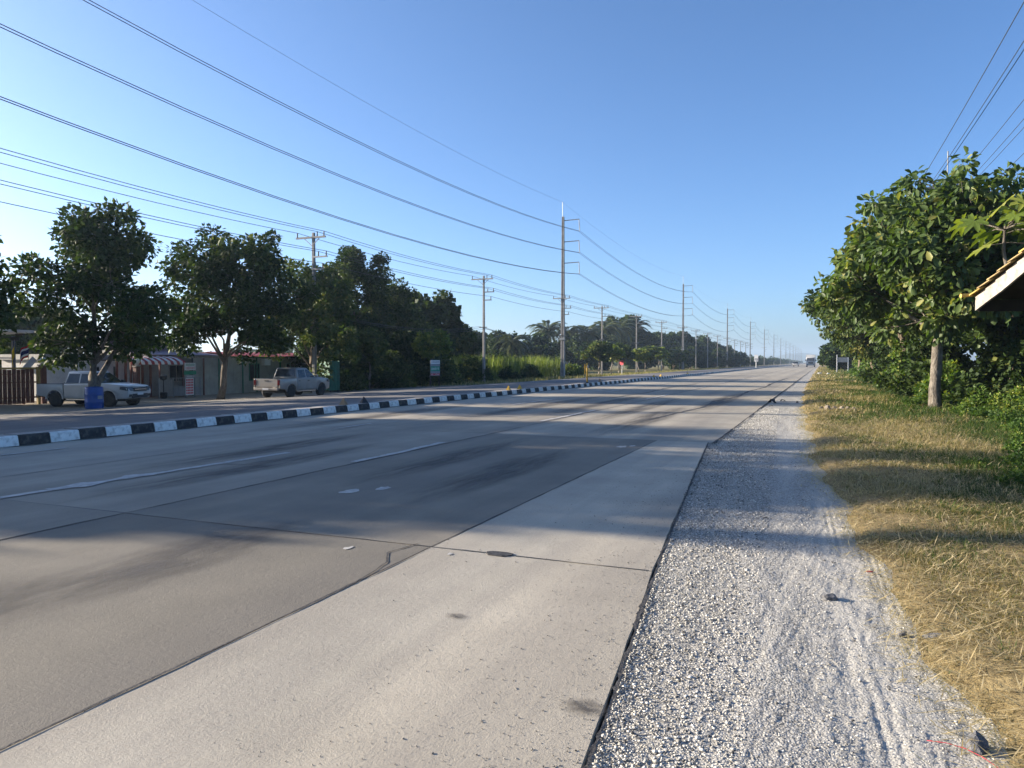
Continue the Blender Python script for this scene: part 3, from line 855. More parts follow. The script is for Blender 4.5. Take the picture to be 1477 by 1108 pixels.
TH = 22.05
tys = [1.9 + 94.6 * k for k in range(15)]
def trans_pole(o):
    mb = MB(); a, b = .27, .15
    def ring(z, w, t): return [(-w, -t, z), (-w * .3, -t, z), (-w * .3, -t * .55, z), (w * .3, -t * .55, z), (w * .3, -t, z), (w, -t, z), (w, t, z), (w * .3, t, z), (w * .3, t * .55, z), (-w * .3, t * .55, z), (-w * .3, t, z), (-w, t, z)]
    r0, r1 = ring(-.3, a, a * .95), ring(TH, b, b * .95)
    mb.add(r0 + r1, [tuple(reversed(range(12))), tuple(range(12, 24))] + [(i, (i + 1) % 12, 12 + (i + 1) % 12, 12 + i) for i in range(12)])
    mb.build('shaft', M['pole'], o)
    MB().tube([(-.05, 0, TH - .4), (-.06, 0, TH + 2.0)], .035, 6).build('lightning_rod', M['steel'], o)
    for k, dz in enumerate((.55, 3.45, 6.35)):
        z = TH - dz
        MB().bar((.1, 0, z), (2.32, 0, z + .05), .10, .10).build('arm', M['steel'], o)
        st = MB().tube([(2.28, 0, z), (2.36, 0, z - 1.55)], .045, 6)
        for q in range(8): st.lathe([(.03, 0), (.09, .02), (.03, .07)], 8, (2.29 + .01 * q, 0, z - .35 - q * .13))
        st.build('insulator_string', M['sign_grey'], o)
        MB().bar((2.1, 0, z - 1.45), (2.36, 0, z - 1.58), .04, .04).build('clamp', M['steel'], o)
    dist_arms(o, LH, .23)
    MB().box(-.4, .36, -.36, -.26, 5.2, 5.5).build('cable_box', M['sign_grey'], o)
tp0 = None
TL = {1: 'tallest concrete pole in view, three long arms, beside the pale cane field', 2: 'second tall three-armed concrete pole, behind the roadside saplings', 3: 'third tall three-armed concrete pole along the road, right of the tree mass', 4: 'fourth tall three-armed concrete pole receding along the road', 5: 'fifth tall three-armed concrete pole, thin against the pale sky'}
for k, y in enumerate(tys):
    lab = TL.get(k, 'tiny hazy transmission pole far down the road')
    if k == 0: lab = 'tall concrete transmission pole standing outside the left edge of the view'
    o = thing('transmission_pole', lab, 'utility pole', (PX, y, GP), 0, 'tall transmission poles along the road')
    if tp0 is None: trans_pole(o); tp0 = o
    else:
        for ch in tp0.children:
            c = ch.copy(); COL.objects.link(c); c.parent = o
def wire(name, label, pts, sag, rad, twin=0, group=None, seg=14):
    mb = MB()
    for s in ((-twin, twin) if twin else (0,)):
        path = []
        for i in range(len(pts) - 1):
            p, q = Vector(pts[i]), Vector(pts[i + 1]); L = (q - p).length
            for k in range(seg):
                t = k / seg; m = p.lerp(q, t); m.z -= 4 * sag * (L / 94.) ** 2 * t * (1 - t); m.x += s; path.append(m)
        path.append(Vector(pts[-1]) + Vector((s, 0, 0)))
        mb.tube(path, rad, 4)
    return tag(mb.build(name, M['wire'], None, True), label, 'power line', group)
T3 = [-92.7] + tys[:12]
for k, (dz, nm) in enumerate(((.55, 'topmost'), (3.45, 'middle'), (6.35, 'lowest'))):
    wire('twin_conductor', f'{nm} of the three heavy twin conductors strung from the tall poles', [(PX + 2.36, y, GP + TH - dz - 1.58) for y in T3], 2.1, .022, .13, 'transmission conductors')
wire('shield_wire', 'very thin shield wire strung over the lightning rods of the tall poles', [(PX - .06, y, GP + TH + 1.98) for y in T3], 1.6, .010, 0)
ally = sorted([-8.0] + lys + tys[:5])
ally = [y for y in ally if y > -20]
for x, dz, lab in ((-1.25, .0, 'upper wire on the roadside-away end of the crossarms'), (.45, .0, 'inner of the two close wires on the top crossarms'), (1.02, .0, 'outer of the two close wires on the top crossarms'), (.55, 1.38, 'inner of the two wires on the second arms'), (1.2, 1.38, 'outer of the two wires on the second arms'), (.9, 2.22, 'single lowest wire on the third short arms')):
    yo = -.18
    wire('distribution_wire', lab + ' of the utility poles', [(PX + x, y + yo, GP + LH + .02 - dz) for y in ally], 3.2, .017, 0, 'distribution wires on the left', 8)
for k, (x, dz) in enumerate(((-.4, 5.32), (.1, 5.42), (.4, 5.6))):
    wire('telephone_cable', ['upper', 'middle', 'lower'][k] + ' thin telephone cable slung low on the left utility poles', [(PX + x, y - .2, GP + LH - dz) for y in ally], 8.5, .014, 0, 'telephone cables', 8)
# right hand line
RPX = 5.4
def rpole(y, lab):
    o = thing('utility_pole', lab, 'utility pole', (RPX, y, -.1), 0, 'poles on the right side')
    mb = MB(); a, b = .14, .09; H = 10.4
    mb.add([(-a, -a, -.5), (a, -a, -.5), (a, a, -.5), (-a, a, -.5), (-b, -b, H), (b, -b, H), (b, b, H), (-b, b, H)], [(0, 3, 2, 1), (4, 5, 6, 7), (0, 1, 5, 4), (1, 2, 6, 5), (2, 3, 7, 6), (3, 0, 4, 7)])
    mb.build('shaft', M['pole'], o)
    MB().tube([(0, 0, H - .2), (0, 0, H + 1.3)], .03, 6).build('lightning_rod', M['steel'], o)
    MB().box(-1.25, 1.35, -.22, -.12, H - .5, H - .38).build('crossarm', M['steel'], o)
    for x in (-1.15, -.6, .5, 1.0, 1.25): insulator(o, x, -.17, H - .38, .3)
    MB().box(0, .75, -.22, -.12, H - 2.1, H - 2.0).build('side_arm', M['steel'], o)
    insulator(o, .6, -.17, H - 2.0, .3)
for y, lab in ((41., 'utility pole hidden in the large leaved trees on the right, rod showing on top'), (1., 'utility pole on the right verge outside the view'), (81., 'utility pole hidden far behind the right hand trees')):
    rpole(y, lab)
for x, z, lab in ((-1.15, 10.25, 'leftmost wire of the right hand line'), (-.62, 10.25, 'second wire from the left of the right hand line'), (-.5, 10.22, 'third wire from the left, close beside the second, right hand line'), (.5, 10.25, 'fourth wire from the left of the right hand line'), (1.0, 10.25, 'fifth wire from the left of the right hand line'), (1.25, 10.25, 'sixth wire from the left of the right hand line'), (.6, 8.6, 'lowest rightmost wire of the right hand line')):
    wire('distribution_wire', lab, [(RPX + x, y - .17, z) for y in (-39., 1., 41., 81.)], 1.6, .013, 0, 'distribution wires on the right', 10)

# ------------------------------------------------------------------ left roadside trees
def gx(x, y): return (x, y, ground_z(x) - .02)
TA = make_tree(21, 9.5, 2.7, 4.1, .2, 165, 95, .25, rc=.66, lean=(.3, .1), stemtwo=True, wid=.34, holes=.3, low=.3, pear=.3, lobes=15, lr=.44)
plant_tree('roadside_tree', 'forked roadside tree standing between the white pickup and the road, blue drum at its foot', gx(-31.5, 24.3), TA, M['leaf_dark'], M['bark_grey'], 0, 'trees along the far side')
TB = make_tree(22, 10.0, 2.6, 4.5, .19, 190, 100, .27, rc=.70, lean=(1.0, .6), wid=.34, low=.2, holes=.25, pear=.3, lobes=14, lr=.45)
plant_tree('roadside_tree', 'broad dark roadside tree with leaning trunk in front of the long grey wall', gx(-32.6, 33.3), TB, M['leaf_dark'], M['bark_brown'], 0, 'trees along the far side')
TC = make_tree(23, 9.6, 2.2, 3.7, .17, 130, 105, .27, rc=.7, low=.4, wid=.36, tint_c=.62, holes=.3, pear=.3)
plant_tree('roadside_tree', 'lighter green roadside tree behind the silver pickup, before the vine covered mass', gx(-33.6, 43.2), TC, M['leaf_mid'], M['bark_brown'], 1.0, 'trees along the far side')
TD = make_tree(24, 8.0, 2.3, 3.9, .18, 120, 105, .25, rc=.68, wid=.34, holes=.3, low=.1, pear=.3)
plant_tree('roadside_tree', 'dark roadside tree cut off by the left edge of the picture', gx(-32.0, 17.5), TD, M['leaf_dark'], M['bark_grey'], 2.0, 'trees along the far side')
# continuing the row past the left edge (their shade falls over the near lanes)
for k, (y, s, rz) in enumerate(((10.8, (1.15, 1.15, .98), 1.7), (7.2, (1.25, 1.25, 1.08), 4.4), (3.9, (1.2, 1.2, 1.04), 2.0), (-11., 1.0, 2.4), (-18, 1.02, .6))):
    plant_tree('roadside_tree', 'roadside tree of the same row, standing past the left edge of the view', gx(-32.2, y), TB if k % 2 else TA, M['leaf_dark'], M['bark_grey'], rz, 'trees along the row past the left edge', s)
# vine covered mass
VA = make_tree(31, 13.2, 2.0, 3.9, .26, 120, 230, .24, rc=.95, low=.8, wid=.45, holes=.15, lobes=16, lr=.5)
plant_tree('vine_covered_tree', 'tallest dark rounded tree overgrown with vines behind the utility pole', gx(-38.0, 54.5), VA, M['leaf_dark'], M['bark_brown'], .4)
VB = make_tree(32, 9.8, 1.2, 4.0, .2, 100, 230, .24, rc=.95, low=.9, wid=.45, holes=.15, lobes=16, lr=.5)
plant_tree('vine_covered_tree', 'middle height vine covered tree sloping down right of the tallest one', gx(-38.0, 60.5), VB, M['leaf_dark'], M['bark_brown'], 1.4)
VC = make_tree(33, 6.0, .8, 3.6, .2, 80, 230, .24, rc=.9, low=.95, wid=.45, holes=.15, lobes=16, lr=.5)
plant_tree('vine_covered_tree', 'lowest vine covered tree at the right foot of the dark mass', gx(-38.5, 66.5), VC, M['leaf_dark'], M['bark_brown'], 2.4)
VD = make_tree(36, 7.2, .8, 2.6, .18, 70, 200, .24, rc=.8, low=.95, wid=.45, holes=.15, lobes=16, lr=.5)
plant_tree('vine_covered_tree', 'dark vine clad tree squeezed between the green panel and the tallest one', gx(-37.5, 49.0), VD, M['leaf_dark'], M['bark_brown'], 3.4)
SB = [make_shrub(41, 2.0, 2.0, 2.6, 36, 170, .2, .5, tint_c=.5), make_shrub(42, 1.6, 1.6, 1.7, 28, 170, .18, .42, tint_c=.62), make_shrub(43, 2.4, 2.0, 2.0, 36, 170, .2, .5, tint_c=.4)]
for x, y, s, k, lab, mm in ((-35.0, 47.5, 1.25, 0, 'lighter green bush beside the green panel at the foot of the vine covered mass', 'leaf_mid'), (-34.8, 51.5, 1.2, 2, 'dark bush under the vine covered mass, left of the thin sapling', 'leaf_dark'), (-35.2, 55.5, 1.3, 0, 'dark bush right of the thin sapling under the vine covered mass', 'leaf_dark'),
                        (-35.5, 60.0, 1.2, 2, 'dark bush behind the small painted board', 'leaf_dark'), (-35.2, 66.0, 1.25, 1, 'bright yellow green bush right of the small painted board', 'leaf_lime'), (-34.8, 71.5, 1.2, 0, 'dark bush at the foot of the pole left of the cane field', 'leaf_dark'),
                        (-35.6, 77.5, .8, 1, 'bright bush at the left corner of the cane field', 'leaf_lime'), (-35.0, 82.0, .7, 2, 'low dark bush before the left part of the cane field', 'leaf_mid'), (-35.2, 90.0, .8, 0, 'round green bush before the cane field just left of the tallest pole', 'leaf_mid'), (-35, 63, 1.5, 0, 'large dark bush standing behind the bright one near the painted board', 'leaf_dark'),
                        (-34.5, 106, 1.3, 1, 'green bush right of the cane field beside the roadside saplings', 'leaf_mid')):
    plant_shrub('bush', lab, gx(x, y), SB[k], M[mm], y, 'bushes along the far side', s)
S1 = make_tree(51, 4.6, 1.9, 1.8, .09, 30, 110, .27, rc=.55, wid=.45, tint_c=.65, holes=.3)
S2 = make_tree(52, 4.3, 2.2, 1.5, .08, 26, 110, .26, rc=.5, wid=.45, tint_c=.75, holes=.3)
plant_tree('sapling', 'thin leaning sapling before the dark vine covered mass', gx(-33.4, 50.0), S1, M['leaf_mid'], M['bark_grey'], 0, 'roadside saplings', (1, 1, 1.05))
plant_tree('sapling', 'small tree with pale yellowish leaves beside the painted board', gx(-32.7, 58.8), S2, M['leaf_lime'], M['bark_grey'], 2, 'roadside saplings', 1.15)
for u, (x, y, s, k, lab) in enumerate(((-32.8, 113.5, 1.05, 0, 'bushy sapling by the thin pole right of the cane field'), (-32.8, 121.0, 1.0, 1, 'sapling left of the red octagonal sign'), (-33.4, 128.5, 1.05, 0, 'pale trunked sapling right behind the red octagonal sign'), (-32.0, 137.5, .95, 1, 'left one of two pale trunked saplings by the second thin pole'), (-32.2, 144.0, 1.0, 0, 'right one of two pale trunked saplings by the second thin pole'), (-33.5, 163.0, 1.15, 1, 'bright sapling with a straight white trunk standing free'), (-33.6, 190, 1.0, 0, 'dark sapling with a white trunk beyond the free standing bright one'))):
    plant_tree('sapling', lab, gx(x, y), (S1, S2)[k], M['leaf_mid'] if u != 5 else M['leaf_bush'], M['bark_white'], u * 1.3, 'roadside saplings', (s * 1.45, s * 1.45, s * 1.12))

# background trees on the left
BT = [make_tree(61, 10, 2.5, 4.6, .25, 60, 190, .5, rc=1.3, low=.5, wid=.5, holes=.25), make_tree(62, 9, 1.5, 5.2, .25, 60, 190, .5, rc=1.35, low=.8, wid=.5, holes=.2), make_tree(63, 7, .8, 4.4, .22, 46, 200, .45, rc=1.2, low=.9, wid=.5, holes=.15)]
bgt = [(-44, 78, 1.12, 0, 'leaf_dark', 'sparse grey green tree behind the utility pole, left of the palms'), (-47, 90, .85, 1, 'leaf_dark', 'low dark tree behind the left end of the cane field'),
       (-70, 134, 1.15, 2, 'leaf_dark', 'dark low tree far behind the cane field, left'), (-72, 150, 1.05, 1, 'leaf_dark', 'dark tree behind the cane field below the lone palm'), (-64, 146, 1.25, 2, 'leaf_mid', 'lighter tree behind the cane field, right of the lone palm'), (-75, 128, .95, 1, 'leaf_dark', 'low distant tree between the grey green tree and the lone palm'),
       (-60, 158, 1.25, 2, 'leaf_dark', 'dark tree under the clump of palms, left'), (-58, 176, 1.3, 2, 'leaf_dark', 'dark tree under the clump of palms, middle'), (-56, 190, 1.15, 1, 'leaf_dark', 'dark tree under the clump of palms, right'),
       (-58, 225, 1.75, 0, 'leaf_dark', 'large dark rounded tree left of the second tall pole'), (-52, 226, 1.35, 1, 'leaf_dark', 'broad dark tree at the foot of the large rounded one'), (-50, 250, 1.7, 2, 'leaf_mid', 'green tree just behind the second tall pole'), (-46, 262, 1.35, 0, 'leaf_dark', 'dark tree right of the second tall pole'),
       (-44, 292, 1.75, 2, 'leaf_mid', 'pale feathery tree by the third tall pole'), (-44, 318, 1.25, 1, 'leaf_dark', 'dark tree beyond the third tall pole'), (-60, 300, 1.5, 0, 'leaf_dark', 'hazy dark tree behind the pale feathery one'), (-40, 222, .95, 2, 'leaf_dark', 'dark bushy tree in front of the large rounded tree'), (-39, 240, 1.0, 2, 'leaf_dark', 'dark bushy tree below the second tall pole'), (-39, 265, .9, 1, 'leaf_dark', 'dark bushy tree at the roadside beyond the second tall pole'), (-38, 205, .85, 2, 'leaf_dark', 'low dark tree right of the free standing bright sapling'),
       (-60, 40, .8, 1, 'leaf_mid', 'hazy tree seen over the shed roof at the left edge'), (-66, 30, .8, 0, 'leaf_mid', 'tree behind the open shed past the left edge'), (-52, 118, .62, 2, 'leaf_dark', 'dark low tree behind the right part of the cane field')]
for k, (x, y, s, j, mm, lab) in enumerate(bgt):
    plant_tree('background_tree', lab, gx(x, y), BT[j], M[mm], M['bark_brown'], k * 1.7, 'trees behind the far side', s)
# receding row
r = np.random.default_rng(70)
y = 280.
k = 0
while y < 1500 and k < 64:
    for x in (-36, -44):
        plant_tree('distant_tree', 'distant low tree in the row receding along the far side of the road', gx(x + r.normal(0, 1.5), y + r.normal(0, 2)), BT[(k + 2) % 3] if k % 3 else BT[2], M[('leaf_dark', 'leaf_mid')[k % 2]], M['bark_brown'], r.random() * 6, 'receding trees on the far side', r.uniform(.5, .72) * (1.0 if x > -40 else 1.15) * (1.35 if y < 360 else (.8 if y < 900 else .7)))
    k += 1; y += 9 + k * .55
# a far-off wood closing the flat land
def far_wood(name, label, x0, x1, y0, y1, n, s, seed):
    r = np.random.default_rng(seed)
    C = np.stack([r.uniform(x0, x1, n), r.uniform(y0, y1, n), np.zeros(n)], 1)
    C[:, 2] = np.array([ground_z(x) for x in C[:, 0]]) + r.uniform(.5, 6.5, n)
    V, F, t = clump_leaves(r, C, r.uniform(1.5, 3.2, n), 42, 1.5, wid=.6)
    stuff(link(name, np_mesh(name, V, [F], t), M['leaf_dark']), label, 'wood')
far_wood('far_wood', 'hazy dark belt of far trees on the flat land behind the palms', -420, -95, 160, 520, 700, 1, 71)
far_wood('far_wood', 'hazy strip of far trees closing the view along the road', -260, -50, 520, 1500, 700, 1, 72)

# coconut palms
def palm_frond(seed, L=3.4):
    r = np.random.default_rng(seed)
    t = np.linspace(0, 1, 14)
    px = L * (t - .12 * t ** 3); pz = L * (.55 * t - .95 * t ** 2.2)
    mb = MB().tube([(a, 0, b) for a, b in zip(px, pz)], list(.05 * (1 - .85 * t)), 4)
    n = 26; tt = np.linspace(.14, 1, n)
    P = []; D = []; LL = []
    for s in (-1, 1):
        for q in tt:
            P.append((np.interp(q, t, px), 0, np.interp(q, t, pz))); D.append((.75, s * .8, -.45 - .25 * r.random())); LL.append(.95 * math.sin(math.pi * (.12 + .8 * q)) + .12)
    P, D, LL = np.array(P), np.array(D), np.array(LL)
    V, F, ti = leaves(P, D, np.tile([0, 0, 1.], (len(P), 1)), LL, LL * .11, np.clip(r.normal(.5, .2, len(P)), 0, 1))
    V2 = np.array(mb.v); nv = len(V2)
    tris = []
    for f in mb.f:
        for i in range(1, len(f) - 1): tris.append((f[0], f[i], f[i + 1]))
    return np_mesh('frond', np.concatenate([V2, V]), [np.array(tris), F + nv], np.concatenate([np.full(nv, .7), ti]))
FR = [palm_frond(80 + k) for k in range(3)]
def palm(label, x, y, h, s, seed):
    r = np.random.default_rng(seed)
    o = thing('coconut_palm', label, 'palm tree', gx(x, y), 0, 'coconut palms'); 
    lx, ly = r.normal(0, .5, 2)
    MB().tube([(lx * (z / h) ** 2, ly * (z / h) ** 2, z - .2 * (z == 0)) for z in np.linspace(0, h, 7)], [.2, .16, .14, .13, .13, .12, .15], 7).build('trunk', M['bark_grey'], o, True)
    n = 24
    for k in range(n):
        f = link('frond', FR[k % 3], M['leaf_palm'], o)
        el = .95 - 1.75 * (k / n) + r.normal(0, .1)
        f.location = (lx, ly, h); f.rotation_euler = (0, -el * .8, k * 2.399 + r.normal(0, .15)); f.scale = (s * 1.3,) * 3
    return o
for k, (x, y, h, s, lab) in enumerate(((-66, 178, 10.2, 1.25, 'lone coconut palm standing above the cane field'), (-60, 142, 6.3, 1.0, 'low half hidden palm left of the lone palm'), (-58, 178, 9.6, 1.0, 'leftmost small palm in the clump right of the tallest pole'), (-57, 184, 9.6, 1.2, 'second palm of the clump, crown above the forked trunks'), (-56, 197, 11.0, 1.3, 'third palm of the clump, left of the thin pole'), (-55, 212, 11.6, 1.3, 'fourth palm of the clump, right of the thin pole'), (-54, 228, 13.0, 1.25, 'tallest palm at the right end of the clump'), (-55, 190, 7.0, 1.2, 'low palm with drooping fronds under the clump'))):
    palm(lab, x, y, h, s, 90 + k)

# cane field
def cane():
    r = np.random.default_rng(100); n = 9000
    y = r.uniform(74, 112, n); x = -38 - 26 * r.random(n) ** 1.6
    P = np.stack([x, y, np.array([ground_z(a) for a in x])], 1)
    h = r.uniform(2.6, 3.6, n)
    P[:, 2] += (r.random(n) < .6) * r.uniform(.4, 1.3, n)
    V, F, t = blades(P, h * .75, r.uniform(.025, .05, n), r.uniform(.1, .6, n), np.clip(r.normal(.55, .22, n), 0, 1), r)
    stuff(link('cane_field', np_mesh('cane_field', V, F, t), M['cane']), 'pale green field of tall cane behind the tallest pole', 'cane')
    n = 16000
    y = r.uniform(56, 260, n); x = -27.4 - 7.5 * r.random(n) ** 1.2
    P = np.stack([x, y, np.array([ground_z(a) for a in x])], 1)
    V, F, t = blades(P, r.uniform(.12, .5, n), r.uniform(.008, .02, n), r.uniform(.2, .9, n), np.clip(r.normal(.5, .25, n), 0, 1), r)
    stuff(link('roadside_grass', np_mesh('roadside_grass', V, F, t), M['grass']), 'mixed dry and green grass along the far roadside', 'grass')
cane()

# ------------------------------------------------------------------ right verge
def rz_(x, y): return (x, y, right_z(x, y) - .02)
RA = make_tree(201, 7.9, 2.9, 3.9, .18, 180, 85, .28, big=True, rc=.62, wid=.26, droop=.5, tint_c=.6, lean=(.25, 0), holes=.25, low=.22, pear=.1, lobes=13, lr=.44)
plant_tree('large_leaved_tree', 'nearest large leaved tree on the right verge with a straight mottled trunk', rz_(3.38, 27.4), RA, M['leaf_big'], M['bark_grey'], 0, 'large leaved trees on the right')
RB = make_tree(202, 8.0, 2.9, 4.0, .2, 180, 80, .28, big=True, lobes=13, rc=.68, wid=.27, droop=.45, tint_c=.6, holes=.3, low=.0)
plant_tree('large_leaved_tree', 'second large leaved tree on the right, its trunk wrapped in creeper', rz_(3.25, 37.0), RB, M['leaf_big'], M['bark_brown'], 1.2, 'large leaved trees on the right')
RC_ = make_tree(203, 8.4, 2.4, 4.2, .2, 150, 80, .30, big=True, lobes=13, rc=.75, wid=.28, droop=.4, tint_c=.5, lean=(-1.0, 0), holes=.3, low=.1)
plant_tree('large_leaved_tree', 'third large leaved tree on the right, its dark trunk leaning towards the road', rz_(3.4, 58.0), RC_, M['leaf_mid'], M['bark_brown'], .3, 'large leaved trees on the right')
plant_tree('large_leaved_tree', 'fourth tree on the right, crown low beside the road sign', rz_(3.6, 88.0), RC_, M['leaf_mid'], M['bark_brown'], 2.3, 'large leaved trees on the right', .9)
plant_tree('large_leaved_tree', 'far dark tree on the right just past the road sign', rz_(3.4, 132.0), BT[2], M['leaf_dark'], M['bark_brown'], 2.3, 'large leaved trees on the right', .85)
plant_tree('large_leaved_tree', 'tree behind the nearest large leaved tree at the right edge', rz_(7.0, 31.5), RB, M['leaf_big'], M['bark_brown'], 3.3, 'large leaved trees on the right', .93)
plant_tree('large_leaved_tree', 'tree filling the gap behind the second large leaved tree', rz_(6.2, 46.0), RA, M['leaf_big'], M['bark_brown'], 4.1, 'large leaved trees on the right', 1.0)
rr = np.random.default_rng(210)
for k in range(22):
    plant_tree('distant_tree', 'small distant tree in the row receding along the right side', rz_(4.2 + rr.normal(0, .8), 160 + k * 14 + k * k * 1.1), BT[(1, 2)[k % 2]], M[('leaf_dark', 'leaf_mid')[k % 2]], M['bark_brown'], k, 'receding trees on the right side', .62 + .1 * rr.random())
# creeper round the second trunk
def creeper(label, x, y, h, seed):
    r = np.random.default_rng(seed); n = 30
    z = r.uniform(.2, h, n); a = r.random(n) * 6.28
    C = np.stack([.22 * np.cos(a), .22 * np.sin(a), z], 1)
    V, F, t = clump_leaves(r, C, r.uniform(.12, .3, n), 60, .13, wid=.45, tint_c=.6)
    tag(link('creeper', np_mesh('creeper', V, [F], t), M['leaf_bush']), label, 'creeper').location = rz_(x, y)
creeper('leafy creeper climbing the second trunk from the right', 3.25, 37.0, 2.4, 211)
creeper('thin creeper at the foot of the leaning third trunk', 3.85, 60.0, 2.6, 212)

SH = [make_shrub(221, 1.5, 1.4, 2.4, 34, 150, .17, .42, tint_c=.5), make_shrub(222, 1.3, 1.3, 1.6, 28, 150, .14, .38, tint_c=.62), make_shrub(223, 1.7, 1.5, 3.2, 40, 150, .2, .5, tint_c=.42)]
for x, y, s, k, mm, lab in ((5.2, 27.8, .95, 0, 'leaf_dark', 'dark shaded shrub right behind the nearest trunk'), (6.3, 25.0, .9, 2, 'leaf_dark', 'tall dark shrub at the right edge below the shelter roof'), (6.2, 29.5, 1.1, 2, 'leaf_dark', 'tall dark shrub deeper behind the nearest trunk'),
                         (4.3, 31.8, .95, 1, 'leaf_bush', 'sunlit green shrub between the first and second trunks'), (4.4, 34.8, 1.15, 0, 'leaf_bush', 'tall sunlit green shrub behind the second trunk'), (4.2, 41.5, 1.1, 0, 'leaf_bush', 'sunlit shrub left of the second trunk'), (4.3, 47, 1.25, 1, 'leaf_lime', 'bright yellow green shrub between the second and third trunks'),
                         (4.4, 53.5, 1.3, 0, 'leaf_bush', 'green shrub just in front of the leaning third trunk'), (4.8, 68, 1.3, 0, 'leaf_mid', 'shrub behind the leaning third trunk'), (4.4, 78, 1.4, 1, 'leaf_mid', 'grey green shrub near the road sign'), (4.2, 97, 1.2, 1, 'leaf_mid', 'low shrub behind the road sign'),
                         (8.0, 34, 1.2, 2, 'leaf_dark', 'shrub deep in the thicket at the right edge'), (7.6, 40, 1.3, 2, 'leaf_dark', 'shrub deep in the thicket behind the second tree'), (6.6, 52, 1.4, 2, 'leaf_dark', 'shrub deep in the thicket behind the third tree'),
                         (5.25, 24.8, .55, 1, 'leaf_lime', 'yellowish dry leaved bush in the dark gap right of the nearest trunk')):
    plant_shrub('shrub', lab, rz_(x, y), SH[k], M[mm], x * 3 + y, 'shrubs on the right verge', s)
# low ferny weeds
LW = [make_shrub(231, .75, .65, .62, 26, 110, .075, .2, wid=.3, tint_c=.6, stems=3), make_shrub(232, .6, .6, .45, 22, 110, .07, .17, wid=.3, tint_c=.5, stems=3)]
for x, y, s, k, mm, lab in ((4.25, 24.9, 1.2, 0, 'leaf_bush', 'feathery green weed just right of the nearest trunk foot'), (4.9, 22.9, 1.15, 0, 'leaf_bush', 'large feathery green weed clump right of the nearest trunk'), (5.2, 21.3, 1.1, 0, 'leaf_lime', 'bright yellow green weed clump at the right edge'), (4.2, 21.4, 1.0, 1, 'leaf_bush', 'low weed clump before the feathery ones'), (3.75, 22.8, .85, 1, 'leaf_bush', 'small weed clump before the nearest trunk'), (4.05, 18.6, .9, 1, 'leaf_bush', 'low green weed patch by the right edge, beyond the dry grass'),
                         (3.1, 14.0, .8, 1, 'leaf_bush', 'low green weed at the right edge under the shelter'), (2.75, 12.2, .75, 1, 'leaf_bush', 'small green weed behind the flat ones at the right edge'), (2.75, 28.3, .8, 1, 'leaf_bush', 'small weed left of the nearest trunk foot'), (3.6, 16.3, .8, 1, 'leaf_bush', 'green weed at the right edge in the middle of the verge'), (2.15, 10.3, .5, 1, 'leaf_bush', 'flat green weed nearest the camera, in the dry grass at the right edge'), (2.5, 11.1, .6, 1, 'leaf_bush', 'flat green weed just behind the nearest one in the dry grass'), (2.0, 11.9, .4, 1, 'leaf_lime', 'small yellow green tuft in the dry grass left of the flat weeds')):
    plant_shrub('weed', lab, rz_(x, y), LW[k], M[mm], y, 'weeds on the right verge', s, 'weed')

